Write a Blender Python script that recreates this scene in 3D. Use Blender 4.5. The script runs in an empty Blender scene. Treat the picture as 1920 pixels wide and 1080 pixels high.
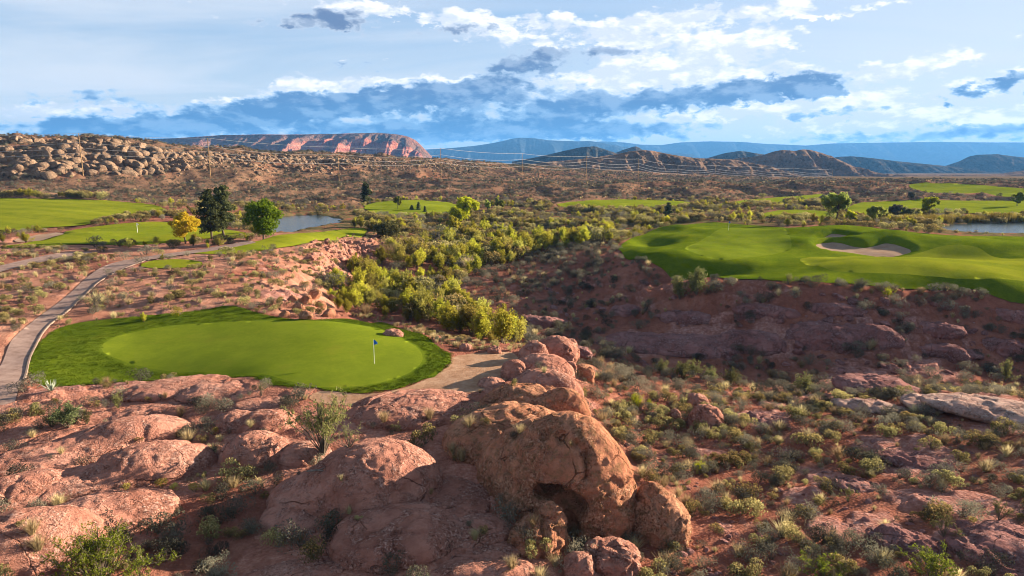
import bpy, math, random
import numpy as np
from mathutils import Vector
from mathutils.geometry import delaunay_2d_cdt

random.seed(7)
RNG = np.random.default_rng(11)
SC = bpy.context.scene
COL = SC.collection
rad = math.radians

# ------------------------------------------------------------------ camera
H = 17.4
PITCH = math.atan(235.0 / 1280.0)
cam_d = bpy.data.cameras.new("camera")
cam_d.sensor_width = 36.0
cam_d.lens = 24.0
cam_d.clip_start = 0.5
cam_d.clip_end = 60000.0
cam = bpy.data.objects.new("camera", cam_d)
cam.location = (0, 0, H)
cam.rotation_euler = (math.pi / 2 - PITCH, 0, 0)
COL.objects.link(cam)
SC.camera = cam

# ------------------------------------------------------------------ exposure, sampling
SC.view_settings.view_transform = 'Standard'
SC.view_settings.look = 'None'
SC.view_settings.exposure = 2.0
SC.view_settings.gamma = 1.0
SC.view_settings.use_curve_mapping = False
SC.render.engine = 'CYCLES'
SC.cycles.use_denoising = True
SC.cycles.filter_width = 1.0
SC.cycles.max_bounces = 5
SC.cycles.diffuse_bounces = 2
SC.cycles.glossy_bounces = 2
SC.cycles.transmission_bounces = 2
SC.cycles.volume_bounces = 0
SC.cycles.transparent_max_bounces = 4

# ------------------------------------------------------------------ sun
SUN_AZ, SUN_EL = rad(64), rad(14.0)
SDIR = Vector((math.sin(SUN_AZ) * math.cos(SUN_EL), math.cos(SUN_AZ) * math.cos(SUN_EL), math.sin(SUN_EL)))
sun_d = bpy.data.lights.new("sun", 'SUN')
sun_d.energy = 5.0
sun_d.angle = rad(0.5)
sun_d.color = (1.0, 0.84, 0.64)
sun = bpy.data.objects.new("sun", sun_d)
sun.rotation_euler = SDIR.to_track_quat('Z', 'Y').to_euler()
sun.location = (80, 60, 60)
COL.objects.link(sun)


# ------------------------------------------------------------------ node shorthand
class NT:
    def __init__(s, tree):
        s.t = tree; s.n = tree.nodes; s.l = tree.links

    def put(s, sock, v):
        if v is None: return
        if isinstance(v, bpy.types.NodeSocket): s.l.new(v, sock)
        elif isinstance(v, (tuple, list)) and sock.type == 'RGBA' and len(v) == 3: sock.default_value = (*v, 1)
        else: sock.default_value = v

    def m(s, op, a, b=None, c=None, clamp=False):
        n = s.n.new('ShaderNodeMath'); n.operation = op; n.use_clamp = clamp
        for i, v in enumerate((a, b, c)): s.put(n.inputs[i], v)
        return n.outputs[0]

    def v(s, op, a, b=None, scale=None):
        n = s.n.new('ShaderNodeVectorMath'); n.operation = op
        s.put(n.inputs[0], a)
        if b is not None: s.put(n.inputs[1], b)
        if scale is not None: s.put(n.inputs['Scale'], scale)
        return n.outputs[1] if op in ('LENGTH', 'DOT_PRODUCT', 'DISTANCE') else n.outputs[0]

    def xyz(s, x, y, z):
        n = s.n.new('ShaderNodeCombineXYZ')
        for i, q in enumerate((x, y, z)): s.put(n.inputs[i], q)
        return n.outputs[0]

    def sep(s, a):
        n = s.n.new('ShaderNodeSeparateXYZ'); s.l.new(a, n.inputs[0]); return n.outputs

    def noise(s, vec, scale, detail=4, rough=0.55, dist=0.0, col=False):
        n = s.n.new('ShaderNodeTexNoise')
        s.put(n.inputs['Vector'], vec); s.put(n.inputs['Scale'], scale)
        n.inputs['Detail'].default_value = detail; n.inputs['Roughness'].default_value = rough
        n.inputs['Distortion'].default_value = dist
        return n.outputs['Color'] if col else n.outputs[0]

    def vor(s, vec, scale, feature='F1', out='Distance', rnd=1.0):
        n = s.n.new('ShaderNodeTexVoronoi'); n.feature = feature
        s.put(n.inputs['Vector'], vec); s.put(n.inputs['Scale'], scale); n.inputs['Randomness'].default_value = rnd
        return n.outputs[out]

    def ss(s, x, lo, hi, a=0.0, b=1.0):
        n = s.n.new('ShaderNodeMapRange'); n.interpolation_type = 'SMOOTHSTEP'
        s.put(n.inputs[0], x)
        for i, q in enumerate((lo, hi, a, b)): n.inputs[1 + i].default_value = q
        return n.outputs[0]

    def lin(s, x, lo, hi, a=0.0, b=1.0):
        n = s.n.new('ShaderNodeMapRange'); s.put(n.inputs[0], x)
        for i, q in enumerate((lo, hi, a, b)): s.put(n.inputs[1 + i], q)
        return n.outputs[0]

    def mix(s, f, a, b, mode='MIX'):
        n = s.n.new('ShaderNodeMix'); n.data_type = 'RGBA'; n.blend_type = mode
        s.put(n.inputs[0], f); s.put(n.inputs[6], a); s.put(n.inputs[7], b)
        return n.outputs[2]

    def ramp(s, f, stops):
        n = s.n.new('ShaderNodeValToRGB'); e = n.color_ramp.elements
        while len(e) < len(stops): e.new(0.5)
        for q, (p, c) in zip(e, stops): q.position = p; q.color = (*c, 1)
        s.put(n.inputs[0], f); return n.outputs[0]

    def attr(s, name, out='Fac'):
        n = s.n.new('ShaderNodeAttribute'); n.attribute_name = name; return n.outputs[out]

    def bump(s, h, strength, dist):
        n = s.n.new('ShaderNodeBump'); n.inputs['Strength'].default_value = strength
        n.inputs['Distance'].default_value = dist; s.l.new(h, n.inputs['Height']); return n.outputs[0]

    def node(s, typ, **kw):
        n = s.n.new(typ)
        for k, q in kw.items(): setattr(n, k, q)
        return n


# pixel of the 1920x1080 photograph -> direction from the camera
CP, SP = math.cos(PITCH), math.sin(PITCH)
def pdir(px, py):
    u, v = (px - 960) / 1280.0, (540 - py) / 1280.0
    return np.array([u, CP + v * SP, -SP + v * CP])
def pae(px, py):
    d = pdir(px, py)
    return math.atan2(d[0], d[1]), math.atan2(d[2], math.hypot(d[0], d[1]))

# ------------------------------------------------------------------ world: sky and clouds by direction
def build_world():
    w = bpy.data.worlds.new("World"); SC.world = w; w.use_nodes = True
    t = w.node_tree; t.nodes.clear(); g = NT(t)
    out = g.node('ShaderNodeOutputWorld')
    sky = g.node('ShaderNodeTexSky', sky_type='NISHITA', sun_disc=False, sun_elevation=SUN_EL, sun_rotation=SUN_AZ,
                 altitude=900.0, air_density=1.0, dust_density=0.4, ozone_density=3.0)
    bg = g.node('ShaderNodeBackground'); g.l.new(sky.outputs[0], bg.inputs[0]); bg.inputs[1].default_value = SKY_STRENGTH
    tc = g.node('ShaderNodeTexCoord').outputs['Generated']
    d = g.v('NORMALIZE', tc)
    x, y, z = g.sep(d)
    A = g.m('ARCTAN2', x, y)
    E = g.m('ARCSINE', z)
    zz = g.m('ADD', g.m('MAXIMUM', z, 0.0), 0.10)
    P = g.xyz(g.m('DIVIDE', x, zz), g.m('DIVIDE', y, zz), 0.0)
    n1 = g.noise(P, 1.1, 4, 0.6, 0.3)
    q3 = g.xyz(g.m('MULTIPLY', A, 15.0), g.m('MULTIPLY', E, 36.0), 0.3)
    n3 = g.noise(q3, 1.0, 7, 0.60, 0.15)
    n3u = g.noise(g.v('ADD', q3, (0.14, 0.30, 0.0)), 1.0, 5, 0.60, 0.15)      # the same field a little higher: where it thins out above, tops catch the light
    n4 = g.noise(g.xyz(g.m('MULTIPLY', A, 46.0), g.m('MULTIPLY', E, 80.0), 5.3), 1.0, 5, 0.62, 0.5)
    wx = g.m('MULTIPLY', g.m('SUBTRACT', n3u, 0.5), 0.20)
    wy = g.m('MULTIPLY', g.m('SUBTRACT', n4, 0.5), 0.03)
    Aw, Ew = g.m('ADD', A, wx), g.m('ADD', E, wy)

    def blob(px, py, w_, h_, amp, slope=0.0):
        a0, e0 = pae(px, py)
        da = g.m('SUBTRACT', Aw, a0)
        de = g.m('SUBTRACT', g.m('SUBTRACT', Ew, e0), g.m('MULTIPLY', da, slope))
        p = g.m('MULTIPLY', da, 1280.0 / w_); q = g.m('MULTIPLY', de, 1280.0 / h_)
        r2 = g.m('ADD', g.m('MULTIPLY', p, p), g.m('MULTIPLY', q, q))
        return g.m('MULTIPLY', g.m('EXPONENT', g.m('MULTIPLY', r2, -1.0)), amp)

    def total(bl):
        s = None
        for b in bl:
            q = blob(*b); s = q if s is None else g.m('ADD', s, q)
        return s
    DK = [(600, 200, 300, 24, 0.85, 0.10), (360, 225, 200, 16, .5, .08), (870, 160, 180, 26, 0.80, 0.18), (1000, 200, 240, 34, 0.62, 0.03),
                  (1050, 243, 290, 20, 0.95, 0.0), (820, 255, 420, 15, .55, 0.), (1300, 184, 210, 22, 1.0, 0.05), (1470, 156, 95, 22, 1.1, 0.0),
                  (1090, 95, 190, 13, 0.6, 0.0), (1560, 213, 110, 10, .5, 0.05), (610, 34, 95, 20, 1.15, 0.0), (860, 55, 80, 13, .75, 0),
                  (1780, 250, 220, 18, 0.70, 0.0), (1590, 266, 120, 10, .35, 0), (1790, 188, 30, 8, 0.7, 0.0), (1915, 155, 45, 14, 0.9, 0.25),
                  (120, 240, 280, 18, 0.72, 0.0), (30, 180, 110, 20, 0.42, 0.0), (690, 122, 60, 7, 0.55, 0.0), (560, 190, 130, 13, .35, .1),
                  (730, 75, 60, 8, .42, 0), (1000, 120, 130, 11, .5, 0), (280, 190, 120, 9, .38, 0), (170, 172, 40, 8, .4, 0), (700, 238, 240, 14, .35, 0)]
    dark = total(DK)
    white = total([(q[0] + 12, q[1] - .75 * q[3] - 4, q[2], q[3] * .8, q[4] * .62, q[5]) for q in DK if q[4] > .5] + [(1270, 112, 180, 46, 0.85, 0.1), (1120, 60, 230, 30, 0.5, 0.0), (1430, 88, 70, 26, 0.6, 0.2), (1180, 170, 250, 30, 0.6, 0),
                   (1360, 25, 190, 18, 0.75, 0.08), (1690, 130, 100, 20, 0.8, 0.2), (1560, 190, 240, 28, 0.7, -0.05), (1450, 252, 260, 14, 0.8, 0.0),
                   (1000, 180, 160, 24, .45, 0), (740, 16, 220, 20, 0.5, 0.0), (570, 150, 70, 14, 0.65, 0.0), (710, 155, 70, 10, 0.55, 0.0), (880, 246, 150, 8, .6, 0),
                   (1750, 48, 50, 6, .5, .1), (1655, 88, 26, 6, .6, 0), (1830, 228, 190, 18, 0.65, 0.0), (290, 245, 110, 12, .5, 0.05),
                   (100, 205, 120, 22, 0.45, 0.0), (1890, 100, 120, 50, .3, 0), (430, 185, 260, 20, .4, 0), (1340, 215, 200, 14, .5, 0),
                   (1680, 205, 240, 30, .45, 0), (960, 40, 160, 20, .45, 0), (1700, 4, 150, 8, .5, 0), (1580, 27, 60, 4, .45, 0), (1480, 36, 40, 5, .45, 0)])
    cover = g.m('MULTIPLY', g.ss(n1, 0.48, 0.72), 0.6)                       # broken cumulus over the rest of the sky
    out_ = g.ss(g.m('ABSOLUTE', A), 0.62, 0.95)
    cover = g.m('MULTIPLY', cover, g.m('MAXIMUM', out_, g.ss(E, 0.26, 0.45)))
    fine = g.m('ADD', g.m('MULTIPLY', g.m('SUBTRACT', n3, 0.5), 1.9), g.m('MULTIPLY', g.m('SUBTRACT', n4, 0.5), 0.55))
    pv = g.node('ShaderNodeTexVoronoi', feature='SMOOTH_F1'); pq = g.v('ADD', g.xyz(g.m('MULTIPLY', A, 34.0), g.m('MULTIPLY', E, 62.0), 1.3), g.v('SCALE', g.noise(q3, 2.0, 4, .6, col=True), None, .9))
    g.l.new(pq, pv.inputs['Vector']); pv.inputs['Scale'].default_value = 1.0; pv.inputs['Detail'].default_value = 2.0; pv.inputs['Roughness'].default_value = 0.55; pv.inputs['Smoothness'].default_value = 0.5
    fine = g.m('ADD', fine, g.m('MULTIPLY', g.m('SUBTRACT', 0.42, pv.outputs['Distance']), 0.55))
    lit = g.ss(g.m('SUBTRACT', n3, n3u), -0.06, 0.12)
    Tw = g.m('ADD', g.m('ADD', white, cover), fine)
    Td = g.m('ADD', g.m('MULTIPLY', dark, 1.25), g.m('MULTIPLY', fine, 0.95))
    up = g.ss(E, 0.18, 1.2, 1.0, 0.44)          # the sky darkens towards the zenith

    def emis(col, st):
        b = g.node('ShaderNodeBackground'); g.put(b.inputs[0], col); g.put(b.inputs[1], st); return b.outputs[0]

    def mixs(f, a, b):
        n = g.node('ShaderNodeMixShader'); g.put(n.inputs[0], f); g.l.new(a, n.inputs[1]); g.l.new(b, n.inputs[2]); return n.outputs[0]
    sd = g.v('DOT_PRODUCT', d, tuple(SDIR))
    glow = g.ss(sd, 0.45, 1.0, 0.0, 0.75)
    blue = g.mix(g.ss(E, 0.02, 0.26), (0.74, 0.86, 0.98), (0.42, 0.66, 0.98))
    s = mixs(0.70, bg.outputs[0], emis(blue, g.m('MULTIPLY', up, 0.205)))
    veil = g.m('MULTIPLY', g.ss(g.noise(g.v('MULTIPLY', P, (0.35, 0.9, 1.0)), 0.8, 6, 0.55, 0.8), 0.30, 0.68), 0.75)
    veil = g.m('MULTIPLY', veil, g.ss(A, 0.25, -0.35, 0.35, 1.15))
    veil = g.m('ADD', g.m('ADD', veil, glow), g.ss(E, 0.26, 0.04, 0.0, 0.2), clamp=True)
    s = mixs(g.m('MULTIPLY', veil, 0.85), s, emis((0.86, 0.92, 1.0), g.m('MULTIPLY', up, 0.240)))
    wd = g.ss(Tw, 0.24, 0.58)
    wcol = g.mix(lit, (0.78, 0.85, 0.96), (1.0, 0.98, 0.95))
    wst = g.m('MULTIPLY', g.m('ADD', g.m('MULTIPLY', lit, 0.05), 0.262), up)
    s = mixs(g.m('MULTIPLY', wd, 0.95), s, emis(wcol, wst))
    # grey-blue undersides: pale where thin or lit from above, deep where thick and low
    core = g.ss(Td, 0.42, 0.86)
    core = g.m('MULTIPLY', core, g.m('SUBTRACT', 1.0, g.m('MULTIPLY', lit, 0.45)))
    low = g.ss(E, 0.03, 0.19)
    deep = g.mix(low, (0.026, 0.110, 0.25), (0.075, 0.115, 0.205))
    thin = g.mix(low, (0.20, 0.33, 0.47), (0.30, 0.35, 0.42))
    dcol = g.mix(core, thin, deep)
    s = mixs(g.m('MULTIPLY', g.ss(Td, 0.28, 0.60), 0.94), s, emis(dcol, g.m('MULTIPLY', up, 0.53)))
    g.l.new(s, out.inputs[0])

SKY_STRENGTH = 0.05
build_world()


# ------------------------------------------------------------------ object shorthand
def tag(o, label=None, cat=None, group=None, kind=None):
    if label: o['label'] = label
    if cat: o['category'] = cat
    if group: o['group'] = group
    if kind: o['kind'] = kind
    return o

def mesh_np(name, V, F, mats=(), smooth=True, mi=None, attrs=None):
    """V (n,3); F list of arrays (m,k) with k = 3 or 4"""
    me = bpy.data.meshes.new(name)
    V = np.asarray(V, np.float32)
    F = [np.asarray(f, np.int32) for f in (F if isinstance(F, list) else [F])]
    me.vertices.add(len(V)); me.vertices.foreach_set('co', V.ravel())
    loops = np.concatenate([f.ravel() for f in F]); cnt = np.concatenate([np.full(len(f), f.shape[1], np.int32) for f in F])
    start = np.concatenate([[0], np.cumsum(cnt)[:-1]]).astype(np.int32)
    me.loops.add(len(loops)); me.loops.foreach_set('vertex_index', loops)
    me.polygons.add(len(cnt)); me.polygons.foreach_set('loop_start', start)
    me.polygons.foreach_set('loop_total', cnt)
    for m in mats: me.materials.append(m)
    if mi is not None: me.polygons.foreach_set('material_index', np.asarray(mi, np.int32))
    me.polygons.foreach_set('use_smooth', np.full(len(cnt), smooth))
    for k, a in (attrs or {}).items():
        at = me.attributes.new(k, 'FLOAT', 'POINT'); at.data.foreach_set('value', np.asarray(a, np.float32))
    me.update(calc_edges=True); me.validate()
    return me

def link(name, me, parent=None, loc=None, rz=0.0, sc=None):
    o = bpy.data.objects.new(name, me); COL.objects.link(o)
    if parent: o.parent = parent
    if loc is not None: o.location = loc
    o.rotation_euler = (0, 0, rz)
    if sc is not None: o.scale = sc if isinstance(sc, (tuple, list)) else (sc, sc, sc)
    return o

def empty(name, loc, rz=0.0):
    o = bpy.data.objects.new(name, None); COL.objects.link(o); o.location = loc; o.rotation_euler = (0, 0, rz)
    o.empty_display_size = 0.3
    return o


# ------------------------------------------------------------------ numpy noise
def _hash(ix, iy, iz, seed):
    h = (ix.astype(np.uint32) * np.uint32(374761393) + iy.astype(np.uint32) * np.uint32(668265263)
         + iz.astype(np.uint32) * np.uint32(2147483647) + np.uint32(seed * 1274126177 & 0xffffffff))
    h = (h ^ (h >> np.uint32(13))) * np.uint32(1274126177)
    h = h ^ (h >> np.uint32(16))
    return (h & np.uint32(0xffffff)).astype(np.float32) / np.float32(0xffffff)

def vnoise2(x, y, seed=0):
    xi, yi = np.floor(x), np.floor(y); fx, fy = x - xi, y - yi
    fx = fx * fx * fx * (fx * (fx * 6 - 15) + 10); fy = fy * fy * fy * (fy * (fy * 6 - 15) + 10)
    xi = xi.astype(np.int64); yi = yi.astype(np.int64); z = np.zeros_like(xi)
    a = _hash(xi, yi, z, seed); b = _hash(xi + 1, yi, z, seed); c = _hash(xi, yi + 1, z, seed); d = _hash(xi + 1, yi + 1, z, seed)
    return (a + (b - a) * fx) * (1 - fy) + (c + (d - c) * fx) * fy - 0.5

def fbm2(x, y, octv=4, seed=0, gain=0.5):
    s = 0; a = 1.0; f = 1.0
    for i in range(octv):
        ca, sa = math.cos(0.6 * i), math.sin(0.6 * i)
        s = s + a * vnoise2((x * ca - y * sa) * f, (x * sa + y * ca) * f, seed + i); a *= gain; f *= 2.03
    return s

def vnoise3(x, y, z, seed=0):
    xi, yi, zi = np.floor(x), np.floor(y), np.floor(z); fx, fy, fz = x - xi, y - yi, z - zi
    fx = fx * fx * (3 - 2 * fx); fy = fy * fy * (3 - 2 * fy); fz = fz * fz * (3 - 2 * fz)
    xi = xi.astype(np.int64); yi = yi.astype(np.int64); zi = zi.astype(np.int64)
    r = 0
    for dx in (0, 1):
        for dy in (0, 1):
            for dz in (0, 1):
                w = (fx if dx else 1 - fx) * (fy if dy else 1 - fy) * (fz if dz else 1 - fz)
                r = r + w * _hash(xi + dx, yi + dy, zi + dz, seed)
    return r - 0.5

def fbm3(p, octv=4, seed=0, gain=0.5):
    s = 0; a = 1.0; f = 1.0
    for i in range(octv):
        s = s + a * vnoise3(p[:, 0] * f + i * 3.1, p[:, 1] * f - i * 1.7, p[:, 2] * f + i, seed + i); a *= gain; f *= 2.03
    return s

def sstep(x, a, b):
    t = np.clip((x - a) / (b - a), 0, 1); return t * t * (3 - 2 * t)


# ------------------------------------------------------------------ ground heights
# control points: photo pixel + height z (near) or photo pixel + distance y (far)
def cpz(px, py, z):
    d = pdir(px, py); t = (z - H) / d[2]; return (d[0] * t, d[1] * t, z)
def cpy(px, py, y):
    d = pdir(px, py); t = y / d[1]; return (d[0] * t, y, H + d[2] * t)
def cxy(px, y, z):
    return ((px - 960) / 1280.0 * (y * CP + (H - z) * SP), y, z)

CTRL = [cpz(*q) for q in [
    (0, 1075, -1), (250, 1070, -2.0), (480, 1000, -2.3), (480, 880, -1.6), (700, 1075, -1.8), (0, 900, -1.0), (0, 800, -.6), (200, 780, -.8), (420, 760, -.6),
    (0, 745, .1), (150, 735, -.2), (400, 735, -.2), (640, 790, -.8), (760, 790, -.9), (900, 745, -.4), (-300, 900, -.6), (-300, 700, .6), (-300, 1075, -.6),
    (190, 655, .1), (450, 700, .15), (600, 728, 0), (790, 660, .1), (650, 604, .45), (400, 608, .45), (500, 650, .3), (700, 690, .12),
    (70, 690, -.1), (100, 640, .1), (180, 690, -.55), (140, 610, .5), (250, 595, .65), (440, 580, 1.0), (300, 710, -.5), (840, 665, -.25),
    (900, 685, -.35), (820, 715, -.35), (945, 668, -.4),
    (20, 730, .25), (20, 640, .5), (70, 595, .9), (150, 540, 1.7), (230, 497, 2.6), (0, 560, 1.3), (0, 500, 2.6), (60, 470, 2.7), (-300, 520, 2.6),
    (320, 497, 2.7), (300, 540, 1.8), (450, 525, 1.9), (450, 492, 2.6), (520, 547, 1.2), (560, 575, .6), (590, 555, -.2), (620, 600, -3.4), (640, 575, -4.0),
    (380, 472, 2.8), (500, 458, 3.0), (600, 446, 3.2), (690, 433, 3.4), (560, 500, 1.7), (600, 475, 2.0), (620, 530, -2.8), (660, 520, -3.9), (680, 480, -1.6), (740, 458, -1.8), (755, 480, -3.6),
    (700, 520, -4.2), (800, 600, -4.8), (720, 570, -4.4), (900, 625, -5.8), (975, 645, -6.4), (850, 640, -3.0), (1200, 690, -8.2), (1500, 705, -9.0), (1900, 702, -8.6),
    (770, 470, -3.6), (900, 450, -3.2), (820, 430, -2.4), (1000, 432, -2.2), (850, 500, -4.2),
    (1150, 462, -.2), (1000, 500, -3.4), (870, 535, -4.8), (1000, 620, -7.0), (1100, 560, -5.2), (1300, 600, -5.4), (1300, 532, -1.0), (1500, 605, -4.6),
    (1500, 547, -.4), (1900, 548, -.4), (1900, 620, -5.0), (1500, 650, -6.8), (1900, 660, -7.0), (1250, 655, -7.2), (1050, 645, -7.0), (1160, 500, -1.8), (950, 560, -5.6), (1500, 572, -2.2), (1900, 572, -2.2), (1300, 560, -2.9),
    (2300, 548, -.4), (2300, 660, -6.4), (2300, 800, -1.8), (2300, 1000, -1.2),
    (1170, 468, .4), (1200, 485, .2), (1300, 512, 0), (1600, 532, .1), (1900, 537, .1), (1300, 428, 1.8), (1400, 460, 1.0), (1600, 424, 1.9), (1600, 462, 1.2),
    (1900, 460, 1.5), (1900, 505, .8), (2300, 480, 1.2), (1750, 445, 1.8), (1450, 490, .5),
    (1250, 1010, -3.2), (1250, 880, -3.5), (1300, 1075, -3.2), (1600, 1075, -2.8), (1900, 1075, -2.2), (1600, 900, -3.3), (1900, 900, -2.5), (1500, 765, -4.0),
    (1300, 765, -4.4), (1200, 725, -5.8), (1700, 765, -3.2), (1880, 740, -2.4), (1880, 790, -2.2), (1600, 728, -6.8), (1120, 700, -4.6), (1130, 780, -3.4), (1180, 830, -3.5),
    (1020, 700, -.6), (1000, 740, -.6), (960, 770, -.8), (950, 1000, -1.8), (850, 900, -1.2), (1060, 800, -1.2), (1000, 670, -.8), (1060, 660, -2.2), (1100, 1050, -2.6), (1080, 900, -1.6),
    (0, 432, 1.8), (0, 376, 5.0), (300, 386, 4.0), (310, 412, 2.6), (200, 442, 2.1), (100, 456, 2.3), (250, 433, 2.4), (400, 448, 2.5), (-300, 400, 3.5), (-300, 440, 2.4), (480, 445, 2.4), (350, 462, 2.6),
    (575, 430, .3), (575, 403, .3), (640, 407, .6), (500, 412, .6), (700, 402, .2), (770, 378, 1.4), (850, 400, -.8), (1000, 402, -1.2), (690, 425, .4), (640, 425, .8), (560, 395, 1.2),
    (1160, 386, 0), (1050, 402, -1), (1200, 417, -.6), (1280, 440, -.3), (1150, 430, -1.2), (1350, 410, .2), (1480, 405, .4),
    (1700, 395, 1.0), (1900, 395, 1.0), (1700, 378, 1.4), (1800, 366, 2.2), (1900, 349, 5.0), (1740, 347, 4.6), (1850, 418, .0), (1850, 438, .2), (1640, 420, 1.4), (2300, 400, 1.0), (2300, 360, 4.0), (1560, 408, .8),
    (1400, 385, .2), (1500, 372, .8)]]
CTRL += [cpy(*q) for q in [
    (0, 371, 245), (150, 371, 250), (300, 378, 255), (0, 328, 310), (156, 329, 320), (400, 333, 347), (640, 343, 391), (827, 338, 440), (979, 337, 500), (1099, 338, 575), (1196, 338, 645),
    (0, 261, 372), (150, 261, 372), (240, 263, 374), (290, 280, 388), (350, 283, 398), (480, 287, 430), (560, 291, 452), (620, 293, 480), (700, 295, 505), (800, 298, 560), (900, 305, 620),
    (-300, 262, 372), (-300, 328, 310), (-300, 371, 245), (480, 340, 350), (500, 372, 285), (300, 325, 340),
    (560, 342, 380), (700, 346, 370), (900, 347, 385), (1000, 376, 300), (700, 372, 300), (1150, 348, 400), (1250, 352, 380), (1330, 342, 430), (1300, 370, 330), (900, 380, 290), (560, 378, 280),
    (1500, 352, 420), (1600, 346, 430), (1660, 345, 425), (1720, 356, 400), (1650, 371, 320), (1450, 362, 370), (1580, 366, 345), (1400, 345, 480),
    (1500, 338, 640), (1900, 340, 560), (1700, 339, 620), (2300, 340, 560), (1000, 312, 760), (1200, 322, 800), (1400, 331, 850), (1700, 334, 850), (1950, 334, 850), (2300, 334, 850)]]
for y_, z_ in ((560, 22), (700, 16), (900, 8)):
    CTRL += [cxy(p, y_, z_ * f) for p, f in ((-300, 1), (100, 1), (400, .7))]
for y_, z_ in ((1200, -6), (1700, -14), (2600, -24), (5000, -34), (17500, -60)):
    CTRL += [cxy(p, y_, z_) for p in (-600, 100, 700, 1300, 1900, 2600)]
CTRL += [cxy(p, 13.0, z) for p, z in ((-1200, -1), (0, -1.5), (960, -2), (1900, -2.4), (3000, -1.5))]
CTRL = np.array(CTRL)

def to_uv(x, y):
    return np.arctan2(x, y), 0.5 * np.log(x * x + y * y)
def tps_fit(P, lam=0.002):
    u, v = to_uv(P[:, 0], P[:, 1]); n = len(u)
    r2 = (u[:, None] - u) ** 2 + (v[:, None] - v) ** 2 + 1e-9
    K = 0.5 * r2 * np.log(r2) + lam * np.eye(n)
    Q = np.c_[np.ones(n), u, v]
    M = np.zeros((n + 3, n + 3)); M[:n, :n] = K; M[:n, n:] = Q; M[n:, :n] = Q.T
    w = np.linalg.solve(M, np.r_[P[:, 2], 0, 0, 0])
    return u, v, w
_tu, _tv, _tw = tps_fit(CTRL)
def tps(u, v):
    out = np.empty(u.size); uf, vf = u.ravel(), v.ravel()
    for i in range(0, uf.size, 20000):
        a, b = uf[i:i + 20000, None].astype(np.float32), vf[i:i + 20000, None].astype(np.float32)
        r2 = (a - _tu.astype(np.float32)) ** 2 + (b - _tv.astype(np.float32)) ** 2 + np.float32(1e-9)
        out[i:i + 20000] = (0.5 * r2 * np.log(r2)) @ _tw[:-3] + _tw[-3] + _tw[-2] * a[:, 0] + _tw[-1] * b[:, 0]
    return out.reshape(u.shape)

# polar grid: fine near the viewpoint, coarser with distance
AZ = np.linspace(rad(-60), rad(60), 780)
DD = np.concatenate([np.geomspace(13, 45, 90, endpoint=False), np.geomspace(45, 200, 260, endpoint=False), np.geomspace(200, 650, 200, endpoint=False),
                     np.geomspace(650, 2400, 70, endpoint=False), np.geomspace(2400, 21000, 40)])
LD = np.log(DD)
GU, GV = np.meshgrid(AZ, LD)                       # rows: distance, columns: azimuth
GX, GY = np.sin(GU) * np.exp(GV), np.cos(GU) * np.exp(GV)
# thin-plate evaluated on a coarser lattice, then interpolated
_ca = np.linspace(AZ[0], AZ[-1], 260); _cl = np.linspace(LD[0], LD[-1], 420)
_cu, _cv = np.meshgrid(_ca, _cl)
_cz = tps(_cu, _cv)
def lat(Z, U, V, a, l):
    i = np.clip((U - a[0]) / (a[1] - a[0]), 0, len(a) - 1.001); j = np.clip((V - l[0]) / (l[1] - l[0]), 0, len(l) - 1.001)
    i0 = i.astype(int); j0 = j.astype(int); fi = i - i0; fj = j - j0
    return (Z[j0, i0] * (1 - fi) + Z[j0, i0 + 1] * fi) * (1 - fj) + (Z[j0 + 1, i0] * (1 - fi) + Z[j0 + 1, i0 + 1] * fi) * fj
ZG = lat(_cz, GU, GV, _ca, _cl)

def ground(x, y, Z=None):
    Z = ZG if Z is None else Z
    x = np.asarray(x, float); y = np.asarray(y, float)
    u, v = to_uv(x, y)
    i = np.clip((u - AZ[0]) / (AZ[1] - AZ[0]), 0, len(AZ) - 1.001); i0 = i.astype(int); fi = i - i0
    j0 = np.clip(np.searchsorted(LD, v) - 1, 0, len(LD) - 2); fj = np.clip((v - LD[j0]) / (LD[j0 + 1] - LD[j0]), 0, 1)
    return (Z[j0, i0] * (1 - fi) + Z[j0, i0 + 1] * fi) * (1 - fj) + (Z[j0 + 1, i0] * (1 - fi) + Z[j0 + 1, i0 + 1] * fi) * fj

_T = np.geomspace(14, 3000, 2600)
def hit(px, py, Z=None):
    """where the line of sight through a photo pixel meets the ground"""
    d = pdir(px, py); h = math.hypot(d[0], d[1]); t = _T / h
    x, y, z = d[0] * t, d[1] * t, H + d[2] * t
    g = ground(x, y, Z); below = np.nonzero(z < g)[0]
    if len(below) == 0: k = len(t) - 1; return Vector((x[k], y[k], g[k]))
    k = max(below[0], 1); a = (z[k - 1] - g[k - 1]); b = (g[k] - z[k]); f = a / (a + b + 1e-9)
    x, y = x[k - 1] + f * (x[k] - x[k - 1]), y[k - 1] + f * (y[k] - y[k - 1])
    return Vector((x, y, float(ground(x, y, Z))))
def project(x, y, z):
    s = y * CP - (z - H) * SP; w = y * SP + (z - H) * CP
    return 960 + 1280 * x / s, 540 - 1280 * w / s
def axis_depth(p):
    return p[1] * CP - (p[2] - H) * SP

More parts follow.
